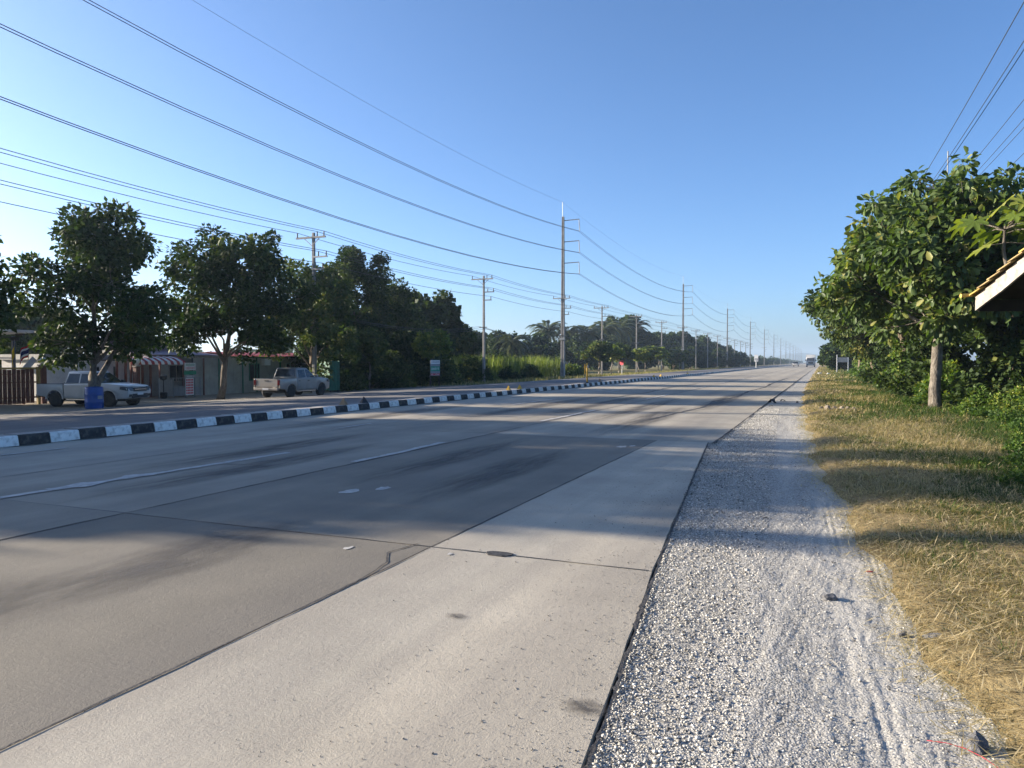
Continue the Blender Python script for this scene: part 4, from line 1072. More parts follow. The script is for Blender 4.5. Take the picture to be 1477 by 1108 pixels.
def verge_grass():
    r = np.random.default_rng(240)
    def field(n, y0, y1, power, hmul, wmul, dmax=None):
        y = y0 + (y1 - y0) * r.random(n) ** power
        vx = verge_x(y)
        wid = np.clip(.30 * y + 1.6 - vx, .8, 9)
        x = vx - .03 + wid * r.random(n) ** 1.0
        d = x - vx
        # clumps
        q = np.sin(x * 5.1 + 1.3 * np.sin(y * 2.3)) * np.sin(y * 3.7 + 1.1 * np.sin(x * 2.9)) + .5 * np.sin(x * 11 + y * 7)
        g = .10 + .75 * np.clip((d - 1.2) / 2.6, 0, 1) + .40 * np.sin(x * 1.7 + 2.0 * np.sin(y * .45)) * np.clip(d / .8, 0, 1) + .25 * np.exp(-((y - 27) / 7.) ** 2) * (d > .7) * 1.4
        g = g + .16 * (q > .6)
        tint = np.where(r.random(n) < np.clip(g, .06, .93), r.normal(.20, .13, n), r.normal(.74, .15, n))
        keep = (q > -.75) | (r.random(n) < .45)
        keep &= ~((d < .12) & (r.random(n) < .55))
        x, y, d, tint, q = x[keep], y[keep], d[keep], tint[keep], q[keep]
        z = verge_h(np.clip(d, 0, 400)) - .015
        m = len(x)
        h = (r.uniform(.03, .11, m) + .035 * np.clip(d, 0, 3) * r.random(m) + .05 * (q > .6)) * hmul * np.clip(.55 + d * .8, .5, 1)
        lean = r.uniform(.3, 2.0, m) * np.where(tint > .5, 1.6, .8)
        return blades(np.stack([x, y, z], 1), h, r.uniform(.0016, .0036, m) * wmul, lean, np.clip(tint, 0, 1), r)
    parts = [field(80000, 1.6, 9, 1.0, .85, .9), field(90000, 8, 22, 1.0, 1.0, 1.5), field(60000, 20, 60, 1.2, 1.25, 3.4), field(25000, 55, 220, 1.3, 1.7, 9)]
    V = np.concatenate([p[0] for p in parts]); o = np.cumsum([0] + [len(p[0]) for p in parts])
    F4 = np.concatenate([p[1][0] + o[k] for k, p in enumerate(parts)]); F3 = np.concatenate([p[1][1] + o[k] for k, p in enumerate(parts)])
    T = np.concatenate([p[2] for p in parts])
    stuff(link('verge_grass', np_mesh('verge_grass', V, [F4, F3], T), M['grass']), 'dry straw coloured grass with green patches on the right verge', 'grass')
    # flattened straw litter
    n = 26000; y = 1.8 + 24 * r.random(n) ** 1.4; vx = verge_x(y); x = np.where(r.random(n) < .12, vx - np.abs(r.normal(0, .11, n)), vx - .04 + np.abs(r.normal(0, 1, n)) * (.5 + .09 * y))
    P = np.stack([x, y, verge_h(np.clip(x - vx, 0, 99)) + r.uniform(.005, .05, n)], 1)
    a = r.random(n) * 6.28; D = np.stack([np.cos(a), np.sin(a), r.normal(0, .25, n)], 1); L = r.uniform(.05, .22, n)
    V, F, t = leaves(P, D, np.tile([0, 0, 1.], (n, 1)), L, np.full(n, .0024) * (1 + .05 * y), np.clip(r.normal(.86, .1, n), 0, 1))
    stuff(link('straw_litter', np_mesh('straw_litter', V, [F], t), M['grass']), 'pale flattened straw lying between the grass of the right verge', 'straw')
verge_grass()

# shelter whose roof corner reaches into the picture
def shelter():
    th = R(20)
    o = thing('roadside_shelter', 'roadside shelter whose tiled roof corner and weathered board enter at the right edge', 'shelter', (1.83, 11.3, 0), th - R(0))
    # local frame: y- runs up the slope towards the camera, x+ away from the road
    sl = math.tan(R(22)); Lr = 2.3; D = 3.6
    def z(t): return 2.37 + t * sl
    # barge board facing the road
    MB().add([(0, 0, z(0) - .18), (0, 0, z(0)), (0, -Lr, z(Lr)), (0, -Lr, z(Lr) - .17), (0, -.55, z(.55) - .20), (0, -.35, z(.35) - .19),
              (.03, 0, z(0) - .18), (.03, 0, z(0)), (.03, -Lr, z(Lr)), (.03, -Lr, z(Lr) - .17), (.03, -.55, z(.55) - .20), (.03, -.35, z(.35) - .19)],
             [(0, 1, 2, 3, 4, 5), (11, 10, 9, 8, 7, 6), (0, 6, 7, 1), (1, 7, 8, 2), (2, 8, 9, 3), (3, 9, 10, 4), (4, 10, 11, 5), (5, 11, 6, 0)]).build('barge_board', M['board'], o)
    # underside boarding and eave board
    for k in range(9):
        a, b = k * Lr / 9, (k + 1) * Lr / 9 - .006
        MB().add([(.035, -a, z(a) - .03), (D, -a, z(a) - .03), (D, -b, z(b) - .03), (.035, -b, z(b) - .03), (.035, -a, z(a) - .012), (D, -a, z(a) - .012), (D, -b, z(b) - .012), (.035, -b, z(b) - .012)],
                 [(0, 3, 2, 1), (4, 5, 6, 7), (0, 1, 5, 4), (1, 2, 6, 5), (2, 3, 7, 6), (3, 0, 4, 7)]).build('roof_board', M['dark_wood'], o)
    MB().box(.035, D, -.03, -.0, z(0) - .19, z(0) - .035).build('eave_board', M['dark_wood'], o)
    # stepped courses of scalloped tiles
    for c in range(11):
        for j in range(14):
            t0, t1 = c * .21 - .06, c * .21 + .21
            x0 = -.07 + j * .265; n = 6
            if x0 > D: break
            v = []
            for t, up in ((t0, .045), (t1, .012)):
                for q in range(n + 1):
                    f = q / n; v.append((x0 + f * .25, -t, z(t) + up + .03 * math.sin(math.pi * f)))
            for t, up in ((t0, .028), (t1, .0)):
                for q in range(n + 1):
                    f = q / n; v.append((x0 + f * .25, -t, z(t) + up + .03 * math.sin(math.pi * f) - .0))
            m = n + 1; f = []
            for q in range(n):
                f += [(q, q + 1, m + q + 1, m + q), (2 * m + q, 3 * m + q, 3 * m + q + 1, 2 * m + q + 1), (q, 2 * m + q, 2 * m + q + 1, q + 1), (m + q, m + q + 1, 3 * m + q + 1, 3 * m + q)]
            f += [(0, m, 3 * m, 2 * m), (n, 2 * m + n, 3 * m + n, m + n)]
            MB().add(v, f).build('roof_tile', M['tile'] if (c * 7 + j * 3) % 5 else M['tile_yellow'], o)
    MB().tube([(-.16, .05, z(0) + .02), (.3, .06, z(0) + .05), (D, .06, z(0) + .05)], .028, 6).build('eave_pole', M['tile_yellow'], o)
    # the other slope, ridge and posts beyond the right edge
    R2 = Lr
    MB().add([(0, -R2, z(R2)), (D, -R2, z(R2)), (D, -2 * R2, z(0)), (0, -2 * R2, z(0)), (0, -R2, z(R2) - .04), (D, -R2, z(R2) - .04), (D, -2 * R2, z(0) - .04), (0, -2 * R2, z(0) - .04)],
             [(0, 1, 2, 3), (7, 6, 5, 4), (0, 4, 5, 1), (1, 5, 6, 2), (2, 6, 7, 3), (3, 7, 4, 0)]).build('rear_slope', M['tile'], o)
    for px, py in ((1.6, -.5), (3.3, -.5), (2.2, -4.0), (3.4, -4.0)):
        MB().box(px - .06, px + .06, py - .06, py + .06, -.6, 2.37 + min(-py, 4.6 + py) * sl - .05).build('post', M['dark_wood'], o)
    MB().box(1.5, 3.4, -.56, -.44, 2.25, 2.36).build('beam', M['dark_wood'], o)
    MB().box(2.0, 3.5, -4.06, -3.94, 2.25, 2.36).build('beam', M['dark_wood'], o)
    MB().box(2.3, 3.4, -3.6, -1.0, .38, .43).build('bench_seat', M['dark_wood'], o)
    for px in (2.4, 3.3):
        for py in (-3.5, -1.1): MB().box(px - .04, px + .04, py - .04, py + .04, -.4, .38).build('bench_leg', M['dark_wood'], o)
shelter()

# papaya with lobed leaves over the shelter roof
def papaya():
    r = np.random.default_rng(250)
    o = thing('papaya_plant', 'papaya with bright lobed leaves and bare stalks above the shelter roof', 'plant', rz_(3.08, 14.2), 0)
    h = 3.75
    MB().tube([(.1, 0, -.2), (.05, .05, 1.5), (0, 0, 3.0), (0, .02, h)], [.075, .07, .055, .035], 8).build('trunk', M['bark_grey'], o, True)
    MB().tube([(0, 0, 2.5), (-.3, -.05, 2.75), (-.42, -.1, 3.3), (-.40, -.1, 3.75)], [.04, .032, .026, .02], 6).build('branch', M['bark_grey'], o, True)
    for k in range(22):
        a = k * 2.4 + r.normal(0, .2); el = r.uniform(-.15, .75)
        root = np.array([0, 0, h - r.uniform(0, .35)]) if k % 3 else np.array([-.40, -.1, 3.72 - .1 * r.random()])
        L = r.uniform(.4, .75)
        d = np.array([math.cos(a) * math.cos(el), math.sin(a) * math.cos(el), math.sin(el)])
        tip = root + d * L
        MB().tube([root, root + d * L * .5 + np.array([0, 0, .04]), tip], [.012, .009, .006], 4).build('leaf_stalk', M['bark_grey'], o)
        # seven pointed lobes
        az = math.atan2(d[1], d[0]); V = []; F = []; s = r.uniform(.26, .42)
        ex = np.array([math.cos(az), math.sin(az), -.75 + r.normal(0, .25)]); ex /= np.linalg.norm(ex); ey = np.array([-math.sin(az), math.cos(az), r.normal(0, .2)]); ey /= np.linalg.norm(ey)
        V.append(tip); nl = 7
        ring = []
        for q in range(nl):
            t = -2.3 + 4.6 * q / (nl - 1)
            for dt, rad in ((-.30, .42), (-.17, .75), (0, 1.0 - .25 * abs(t) / 2.3), (.17, .75)):
                ring.append(tip + s * rad * (ex * math.cos(t + dt) + ey * math.sin(t + dt)) + np.array([0, 0, -.12 * s * rad ** 2 * (abs(dt) < .01)]))
        V += ring; F = [(0, i, i + 1) for i in range(1, len(ring))]
        me = np_mesh('leaf', np.array(V), [np.array(F)], np.full(len(V), np.clip(r.normal(.8, .15), 0, 1)))
        link('leaf', me, M['leaf_lime'], o)
papaya()

# road sign on the right, seen from behind
def right_sign():
    o = thing('road_sign', 'small grey sign board on two white posts at the right roadside', 'sign', rz_(1.75, 108), R(6))
    for x in (-.02, 1.35): MB().box(x - .05, x + .05, -.05, .05, -.3, 2.45 if x < 0 else 2.1).build('post', M['sign_white'], o)
    MB().box(.10, 1.28, -.045, -.02, 1.45, 2.1).build('board', M['sign_grey'], o)
    MB().box(.06, 1.32, -.012, .012, 1.62, 1.68).build('rail', M['steel'], o)
right_sign()

# stones, scraps, rubble
def lump(name, label, cat, loc, s, mat, seed, flat=.6, group=None):
    bm = bmesh.new(); bmesh.ops.create_icosphere(bm, subdivisions=2, radius=1)
    r = np.random.default_rng(seed); ph = r.random(6) * 6.28
    for v in bm.verts:
        c = v.co; k = 1 + .22 * math.sin(c.x * 2.7 + ph[0]) * math.sin(c.y * 3.1 + ph[1]) + .15 * math.sin(c.z * 4.3 + ph[2] + c.x * 3) + r.normal(0, .06)
        v.co = Vector((c.x * k * s[0], c.y * k * s[1], max(c.z * k, -.45) * s[2] * flat))
    me = bpy.data.meshes.new(name); bm.to_mesh(me); bm.free()
    o = tag(link(name, me, mat), label, cat, group); o.location = loc; o.rotation_euler = (0, 0, seed * 1.3)
    return o
lump('stone', 'single dark stone in the middle of the gravel shoulder', 'stone', (.06, 5.15, .0), (.05, .04, .045), M['stone'], 1)
lump('stone', 'flat grey clod half in the dry grass at the shoulder edge', 'stone', (.60, 4.6, .0), (.085, .05, .05), M['stone'], 2)
lump('stone', 'small stone beside the flat clod at the shoulder edge', 'stone', (.43, 4.62, -.005), (.03, .025, .03), M['stone'], 3)
lump('stone', 'dark round stone in the lower right corner by the red string', 'stone', (.575, 3.36, .0), (.045, .04, .055), M['stone'], 4, .9)
lump('red_shard', 'small red shard at the border of gravel and grass', 'shard', (.33, 5.9, .0), (.03, .012, .012), M['red'], 5)
rs = np.random.default_rng(260)
pts = [(.40, 3.32), (.47, 3.33), (.53, 3.31), (.58, 3.27), (.62, 3.2)]
tag(MB().tube([(x, y, .006 + .004 * rs.random()) for x, y in pts], .0015, 5).build('red_string', M['sign_red'], None, True), 'thin red string lying on the gravel in the lower right corner', 'string')
for k, (x, y, s) in enumerate(((-.02, 24.7, .1), (.15, 24.5, .13), (.33, 24.8, .09), (.55, 24.6, .12), (.72, 24.9, .08), (.42, 24.3, .07), (.85, 24.6, .1))):
    lump('rubble_piece', ['leftmost lump of rubble', 'largest pale lump of rubble', 'third lump of rubble', 'fourth lump of rubble', 'fifth lump of rubble', 'front lump of rubble', 'rightmost lump of rubble'][k] + ' on the dry verge beyond the shoulder', 'rubble', rz_(x, y)[:2] + (right_z(x, y) + .03,), (s, s * .7, s), M['rubble'], 20 + k, .7, 'rubble on the verge')
def scrap(label, x, y, s, seed):
    r = np.random.default_rng(seed); n = 7
    V = []; 
    for i in range(n):
        t = i / (n - 1)
        for j in (-1, 1):
            V.append((s * (t - .5) * 2, j * s * .28 * (1 - abs(t - .5)) + r.normal(0, s * .06), .01 + s * .5 * math.sin(math.pi * t) * (.6 + .5 * r.random())))
    V += [(a, b, c - .012) for a, b, c in V]
    F = [(2 * i, 2 * i + 1, 2 * i + 3, 2 * i + 2) for i in range(n - 1)] + [(2 * n + 2 * i, 2 * n + 2 * i + 2, 2 * n + 2 * i + 3, 2 * n + 2 * i + 1) for i in range(n - 1)]
    F += [(2 * i, 2 * i + 2, 2 * n + 2 * i + 2, 2 * n + 2 * i) for i in range(n - 1)] + [(2 * i + 1, 2 * n + 2 * i + 1, 2 * n + 2 * i + 3, 2 * i + 3) for i in range(n - 1)] + [(0, 2 * n, 2 * n + 1, 1), (2 * n - 2, 2 * n - 1, 4 * n - 1, 4 * n - 2)]
    o = tag(MB().add(V, F).build('rubber_scrap', M['dark']), label, 'scrap', 'black scraps on the shoulder'); o.location = (x, y, -.005); o.rotation_euler = (0, 0, seed)
scrap('long black scrap on the edge of the concrete ahead', -1.72, 29.2, .28, 2)
scrap('upright black scrap on the gravel right of the long one', -1.42, 30.5, .13, 4)
scrap('small black scrap on the gravel near the dry grass', -.86, 29.4, .11, 5)
scrap('smallest black scrap on the gravel before the long one', -1.62, 26.8, .07, 9)
lump('white_bag', 'grey plastic bag heap at the far right roadside before the sign', 'bag', (-.3, 96, .1), (.3, .22, .26), M['sign_grey'], 31)
lump('white_bag', 'smaller white bag beside the heap at the far right roadside', 'bag', (.6, 94, .1), (.2, .16, .2), M['sign_white'], 32)

# ------------------------------------------------------------------ frontage on the left
def fence():
    X = -38.6; y0, y1 = 19.0, 26.5; g = ground_z(X)
    o = thing('wooden_fence', 'brown slatted wooden fence with a golden top rail left of the white pickup', 'fence', (X, 0, g))
    MB().box(-.06, .04, y0, y1, 1.88, 1.97).build('top_rail', M['gold_wood'], o)
    MB().box(-.055, -.005, y0, y1, .35, .43).build('bottom_rail', M['brown_wood'], o)
    MB().box(-.055, -.005, y0, y1, 1.15, 1.22).build('middle_rail', M['brown_wood'], o)
    MB().box(-.07, .07, y1 - .02, y1 + .12, -.1, 2.0).build('end_post', M['gold_wood'], o)
    n = int((y1 - y0) / .235)
    me = MB().box(0, .025, 0, .212, .08, 1.875).mesh('slat')
    for k in range(n):
        s = link('slat', me, M['brown_wood'], o); s.location = (rng.normal(0, .004), y0 + .04 + k * .235, rng.normal(0, .015))
fence()
def gate_pillar(label, x, y, h, w=.28):
    o = thing('gate_pillar', label, 'pillar', (x, y, ground_z(x)))
    MB().box(-w / 2, w / 2, -w / 2, w / 2, -.1, h).build('shaft', M['brown_wood'], o, bevel=.01)
    MB().box(-w / 2 - .04, w / 2 + .04, -w / 2 - .04, w / 2 + .04, h, h + .07).build('cap', M['board'], o)
    MB().lathe([(.05, 0), (.06, .05), (.12, .08), (.165, .16), (.175, .24), (.15, .33), (.09, .39), (.02, .42)], 14, (0, 0, h + .07)).build('globe_lamp', M['sign_white'], o, True)
gate_pillar('brown gate pillar with a white globe at the end of the slatted fence', -38.9, 27.0, 2.05)
gate_pillar('brown gate pillar with a white globe beside the striped awning', -38.2, 32.35, 1.95)
# sloping white board behind the fence end
tag(MB().bar((-39.3, 26.2, ground_z(-39.6) + 1.75), (-39.3, 26.85, ground_z(-39.6) + 2.45), .05, .32).build('leaning_board', M['white_paint']), 'white board leaning against the pillar above the slatted fence', 'board')
tag(MB().bar((-39.3, 26.2, ground_z(-39.6) - .05), (-39.3, 26.25, ground_z(-39.6) + 1.8), .08, .08).build('board_prop', M['brown_wood']), 'short brown post under the leaning white board', 'post')

def flag(name, label, x, y, h, lean, cols, seed, droop):
    r = np.random.default_rng(seed)
    o = thing(name, label, 'flag', (x, y, ground_z(x)))
    top = Vector((0, lean, h))
    MB().tube([(0, 0, -.1), tuple(top)], [.022, .016], 6).build('pole', M['steel'], o)
    # cloth: strips hanging from the pole
    nu, nv = 9, len(cols) * 2
    W, Hh = 1.0, .72
    def P(u, v):
        base = Vector((0, 0, 0)).lerp(top, 1 - (v * Hh + .05) / h)
        dx = u * W
        return (base.x + .10 * math.sin(u * 7 + v) * u, base.y - dx * (1 - droop) , base.z - dx * droop - .05 * math.sin(u * 6 + v * 2))
    for c, mname in enumerate(cols):
        v0, v1 = c / len(cols), (c + 1) / len(cols)
        V = []; F = []
        for v in (v0, (v0 + v1) / 2, v1):
            for i in range(nu): V.append(P(i / (nu - 1), v))
        for j in range(2):
            for i in range(nu - 1): F.append((j * nu + i, j * nu + i + 1, (j + 1) * nu + i + 1, (j + 1) * nu + i))
        s = MB().add(V, F).build('stripe' if len(cols) > 1 else 'cloth', M[mname], o, True)
        md = s.modifiers.new('thick', 'SOLIDIFY'); md.thickness = .004
flag('national_flag', 'red white and blue striped flag on a slanting pole behind the fence', -39.6, 26.45, 3.35, .35, ['flag_red', 'flag_white', 'flag_blue', 'flag_blue', 'flag_white', 'flag_red'], 1, .45)
flag('yellow_flag', 'drooping plain yellow flag on an upright pole behind the fence', -39.6, 25.95, 3.45, .03, ['yellow_cloth'], 2, .86)

def shed():
    x0, x1, y0, y1 = -50., -41.5, 17.5, 27.6
    o = thing('open_shed', 'open dark steel shed with a pale roof edge behind the slatted fence', 'shed', (0, 0, ground_z(-45)))
    for x in (x0 + .2, x1 - .2):
        for y in (y0 + .3, 21, 24.4, y1 - .3):
            MB().box(x - .07, x + .07, y - .07, y + .07, -.2, 3.75).build('post', M['blue_steel'], o)
    for z in (1.6, 2.5): MB().box(x1 - .17, x1 - .12, y0 + .3, y1 - .3, z, z + .06).build('rail', M['blue_steel'], o)
    MB().box(x1 - .28, x1 - .12, y0, y1, 3.5, 3.72).build('front_beam', M['dark'], o)
    MB().add([(x0, y0, 3.72), (x1 + .6, y0, 3.95), (x1 + .6, y1 + .4, 3.95), (x0, y1 + .4, 3.72), (x0, y0, 3.86), (x1 + .6, y0, 4.09), (x1 + .6, y1 + .4, 4.09), (x0, y1 + .4, 3.86)], [(0, 3, 2, 1), (4, 5, 6, 7), (0, 1, 5, 4), (1, 2, 6, 5), (2, 3, 7, 6), (3, 0, 4, 7)]).build('roof', M['white_paint'], o)
    for k in range(8): MB().box(x1 - .1, x1 + .55, y0 + .4 + k * 1.35, y0 + .5 + k * 1.35, 3.78, 3.9).build('rafter', M['dark'], o)
    MB().box(x0 + .1, x0 + .16, y0, y1, 0, 2.2).build('back_wall', M['blue_steel'], o)
    MB().box(x1 - 3.2, x1 - 1.2, 22.2, 25.0, 0, 1.5).build('stacked_goods', M['dark_wood'], o)
shed()

def white_building():
    X = -42.; y0, y1 = 29.0, 36.0; g = ground_z(X)
    o = thing('white_outbuilding', 'low white building with slot windows behind the white pickup', 'building', (X, 0, g))
    n = 6; w = (y1 - y0) / n
    for k in range(n):
        MB().box(-3.4, 0, y0 + k * w + .006, y0 + (k + 1) * w - .006, -.1, 2.42).build('wall_panel', M['white_paint'], o)
    MB().box(-3.5, .10, y0 - .1, y1 + .1, 2.424, 2.74).build('parapet', M['sign_grey'], o)
    MB().box(.0, .04, y0, y1, 2.36, 2.42).build('drip_rail', M['dark'], o)
    for y in (32.7, 33.9, 35.1):
        f = MB().box(.003, .035, y - .10, y + .10, .75, 2.0).build('window', M['sign_grey'], o)
        MB().box(.037, .045, y - .07, y + .07, .8, 1.95).build('pane', M['glass'], f)
white_building()

def corrugated(p0, p1, q0, n=40, amp=.03):
    """sheet from edge p0-p1 up to edge starting q0, waves along p0->p1"""
    p0, p1, q0 = Vector(p0), Vector(p1), Vector(q0); e = (p1 - p0); d = q0 - p0; nn = e.cross(d).normalized()
    V = []
    for j in (0, 1):
        for i in range(n * 2 + 1):
            V.append(p0 + e * (i / (2 * n)) + d * j + nn * (amp if i % 2 else 0))
    m = 2 * n + 1
    F = [(i, i + 1, m + i + 1, m + i) for i in range(m - 1)]
    V2 = [v - nn * .012 for v in V]
    F2 = [tuple(x + 2 * m for x in reversed(f)) for f in F]
    F3 = [(0, m, 3 * m, 2 * m), (m - 1, 3 * m - 1, 4 * m - 1, 2 * m - 1)]
    return MB().add(V + V2, F + F2 + F3)
def awning_house():
    X = -40.4; y0, y1 = 33.4, 41.4; g = ground_z(X)
    o = thing('awning_house', 'small shop house with grey purple metal roof and red striped awning', 'house', (X, 0, g))
    MB().box(-5, -.02, 36.1, y1, -.1, 2.75).build('wall', M['grey_wall'], o)
    corrugated((.9, y0 + .6, 2.72), (.9, 40.6, 2.72), (-2.4, y0 + .6, 3.05), 34, .035).build('porch_roof', M['purple_roof'], o)
    corrugated((-2.35, y0 + .8, 3.0), (-2.35, 39.3, 3.0), (-2.5, y0 + .8, 4.0), 28, .04).build('gable_sheet', M['purple_roof'], o)
    corrugated((-2.3, y0 + .6, 4.03), (-2.3, 39.5, 4.03), (-6, y0 + .6, 4.2), 30, .035).build('upper_roof', M['purple_roof'], o)
    MB().box(-6, -2.55, 36.2, 39.0, 0, 3.9).build('back_room', M['grey_wall'], o)
    # striped awning
    n = 17; a0, a1 = 32.2, 36.35; w = (a1 - a0) / n
    for k in range(n):
        ya, yb = a0 + k * w, a0 + (k + 1) * w - .003
        prof = [(.9, 2.62), (1.5, 2.5), (1.9, 2.3), (1.98, 2.12)]
        V = []
        for yy, bul in ((ya, 0), ((ya + yb) / 2, .03), (yb, 0)):
            for i, (x, z) in enumerate(prof): V.append((x + bul * (i > 0), yy, z + bul - (.05 if (i == 3 and bul) else 0)))
        F = [(j * 4 + i, j * 4 + i + 1, (j + 1) * 4 + i + 1, (j + 1) * 4 + i) for j in range(2) for i in range(3)]
        s = MB().add(V, F).build('awning_stripe', M['red' if k % 2 == 0 else 'white'], o)
        md = s.modifiers.new('thick', 'SOLIDIFY'); md.thickness = .008
    for y in (a0 + .08, 34.4, a1 - .08, 38.0): MB().box(1.75, 1.83, y - .04, y + .04, -.1, 2.3 if y < a1 else 2.62).build('porch_post', M['brown_wood'], o)
    MB().box(1.74, 1.84, a1 + .05, 40.5, 2.52, 2.62).build('porch_beam', M['board'], o)
    for k in range(5): MB().box(.1, .16, 32.6 + k * .62, 32.75 + k * .62, 0, 2.55).build('screen_slat', M['brown_wood'], o)
    f = MB().box(-.018, .03, 36.7, 38.0, .9, 2.1).build('window', M['board'], o)
    for k in range(2): MB().box(.033, .04, 36.78 + k * .6, 37.3 + k * .6, .98, 2.02).build('pane', M['glass'], f)
    MB().box(-.018, .03, 38.5, 39.4, 0, 2.05).build('door', M['brown_wood'], o)
awning_house()
def porch_fence():
    o = thing('mesh_fence', 'low grey wire fence in front of the porch under the striped awning', 'fence', (-38.0, 0, ground_z(-38)))
    for y in (33.8, 34.9, 36.0, 37.1): MB().box(-.03, .03, y - .03, y + .03, -.1, 1.25).build('post', M['sign_grey'], o)
    for z in (.08, .65, 1.2): MB().box(-.018, .018, 33.8, 37.1, z, z + .035).build('rail', M['sign_grey'], o)
    for k in range(16): MB().box(-.008, .008, 33.9 + k * .2, 33.915 + k * .2, .08, 1.2).build('wire_rod', M['sign_grey'], o)
    for a in range(3): MB().box(-.03, -.022, 33.86 + a * 1.1, 34.86 + a * 1.1, .12, .62 if a else 1.15).build('infill_sheet', M['sign_grey'], o)
porch_fence()
tag(MB().lathe([(.16, 0), (.2, .15), (.22, .32), (.18, .38)], 12, (-37.4, 33.6, ground_z(-37.4) + .0)).tube([(-37.4, 33.6, ground_z(-37.4) + .3), (-37.4, 33.6, ground_z(-37.4) + 1.15)], .03, 6).lathe([(.05, 0), (.2, .08), (.22, .3), (.1, .36)], 10, (-37.4, 33.6, ground_z(-37.4) + 1.1)).build('stove_stand', M['dark']), 'small black pot on a stand before the porch', 'stand')

# trade signs on a frame
def letters(parent, y0, y1, z0, z1, x, n, mat, seed):
    """rows of small strokes: lettering too small to read in the photograph"""
    r = np.random.default_rng(seed); mb = MB(); w = (y1 - y0) / n; h = z1 - z0
    for k in range(n):
        a = y0 + k * w
        if r.random() < .1: continue
        t = w * .17
        mb.box(x, x + .003, a + .1 * w, a + .1 * w + t, z0, z1 - h * .15 * r.random())
        mb.box(x, x + .003, a + .1 * w + t, a + .72 * w, z1 - h * .22, z1 - h * .05)
        if r.random() < .75: mb.box(x, x + .003, a + .62 * w, a + .62 * w + t, z0, z1 - h * .24)
        if r.random() < .4: mb.box(x, x + .003, a + .1 * w + t, a + .5 * w, z0, z0 + h * .15)
        if r.random() < .3: mb.box(x, x + .003, a + .3 * w, a + .6 * w, z1 + h * .12, z1 + h * .26)
    return mb.build('lettering', mat, parent)
def trade_signs():
    x, yc = -36.9, 35.2; g = ground_z(x)
    o = thing('trade_sign', 'stacked white red and green trade boards standing before the long grey wall', 'sign', (x, yc, g), R(12))
    for y in (-.42, .5): MB().box(-.06, -.015, y - .025, y + .025, -.1, 2.2).build('post', M['steel'], o)
    b = MB().box(0, .02, -.55, .55, 1.72, 2.18).build('board', M['sign_white'], o)
    letters(b, -.46, .46, 1.99, 2.11, .022, 9, M['sign_green'], 1); letters(b, -.48, .48, 1.77, 1.91, .022, 10, M['sign_red'], 2)
    MB().box(-.012, .018, -.60, .62, 1.44, 1.66).build('green_board', M['sign_green'], o)
    b = MB().box(-.012, .02, -.55, .52, 1.24, 1.41).build('grey_board', M['sign_grey'], o)
    letters(b, -.46, .4, 1.28, 1.37, .022, 9, M['sign_white'], 3)
    b = MB().box(0, .02, -.48, .34, .16, 1.22).build('checked_banner', M['sign_white'], o)
    for r_ in range(6):
        for c in range(5):
            MB().box(.022, .026, -.44 + c * .15, -.44 + c * .15 + .11, .22 + r_ * .165, .22 + r_ * .165 + .12).build('red_square', M['sign_red'], b)
trade_signs()
def small_board():
    x, y = -31.6, 57.6; g = ground_z(x)
    o = thing('painted_board', 'small painted board on thin posts beside the pale leaved sapling', 'sign', (x, y, g), R(-25))
    for q in (-.45, .45): MB().box(-.05, -.01, q - .025, q + .025, -.1, 2.3).build('post', M['dark'], o)
    b = MB().box(0, .02, -.52, .52, .95, 2.35).build('board', M['sign_grey'], o)
    MB().box(.022, .025, -.5, .5, 2.0, 2.32).build('header', M['sign_white'], b)
    letters(b, -.44, .44, 2.08, 2.22, .028, 8, M['dark'], 4)
    MB().box(.022, .025, -.5, .5, 1.35, 1.78).build('green_field', M['sign_green'], b)
    letters(b, -.42, .42, 1.45, 1.66, .028, 7, M['sign_white'], 5)
    MB().box(.022, .025, -.5, .5, 1.0, 1.16).build('red_band', M['sign_red'], b)
    letters(b, -.44, .44, 1.03, 1.12, .028, 10, M['sign_white'], 6)
small_board()

def grey_building():
    X = -39.6; y0, y1 = 41.5, 56.0; g = ground_z(X)
    o = thing('grey_prefab_building', 'long grey prefabricated building with green posts behind the silver pickup', 'building', (X, 0, g))
    n = 11; w = (y1 - y0) / n
    for k in range(n):
        MB().box(-3.6, 0, y0 + k * w + .012, y0 + (k + 1) * w - .012, -.1, 2.65).build('wall_panel', M['grey_wall'], o)
        if k % 2 == 0: MB().box(.003, .09, y0 + k * w - .045, y0 + k * w + .045, -.1, 2.68).build('post', M['green_paint'], o)
    MB().box(.003, .07, y0, y1, 2.56, 2.66).build('head_rail', M['green_paint'], o)
    for y in (43.9, 48.0, 52.2):
        f = MB().box(.003, .05, y - .55, y + .55, .85, 2.15).build('window', M['green_paint'], o)
        for s in (-1, 1): MB().box(.053, .06, y + s * .26 - .22, y + s * .26 + .22, .93, 2.07).build('pane', M['glass'], f)
    MB().box(.003, .32, 44.7, 45.35, 2.0, 2.5).build('air_conditioner', M['sign_white'], o)
    corrugated((.5, y0 - .2, 2.72), (.5, y1 + .3, 2.72), (-2.0, y0 - .2, 3.0), 60, .03).build('roof', M['red_roof'], o)
    corrugated((-2.0, y0 - .2, 3.0), (-2.0, y1 + .3, 3.0), (-4.2, y0 - .2, 2.72), 60, .03).build('roof', M['red_roof'], o)
grey_building()
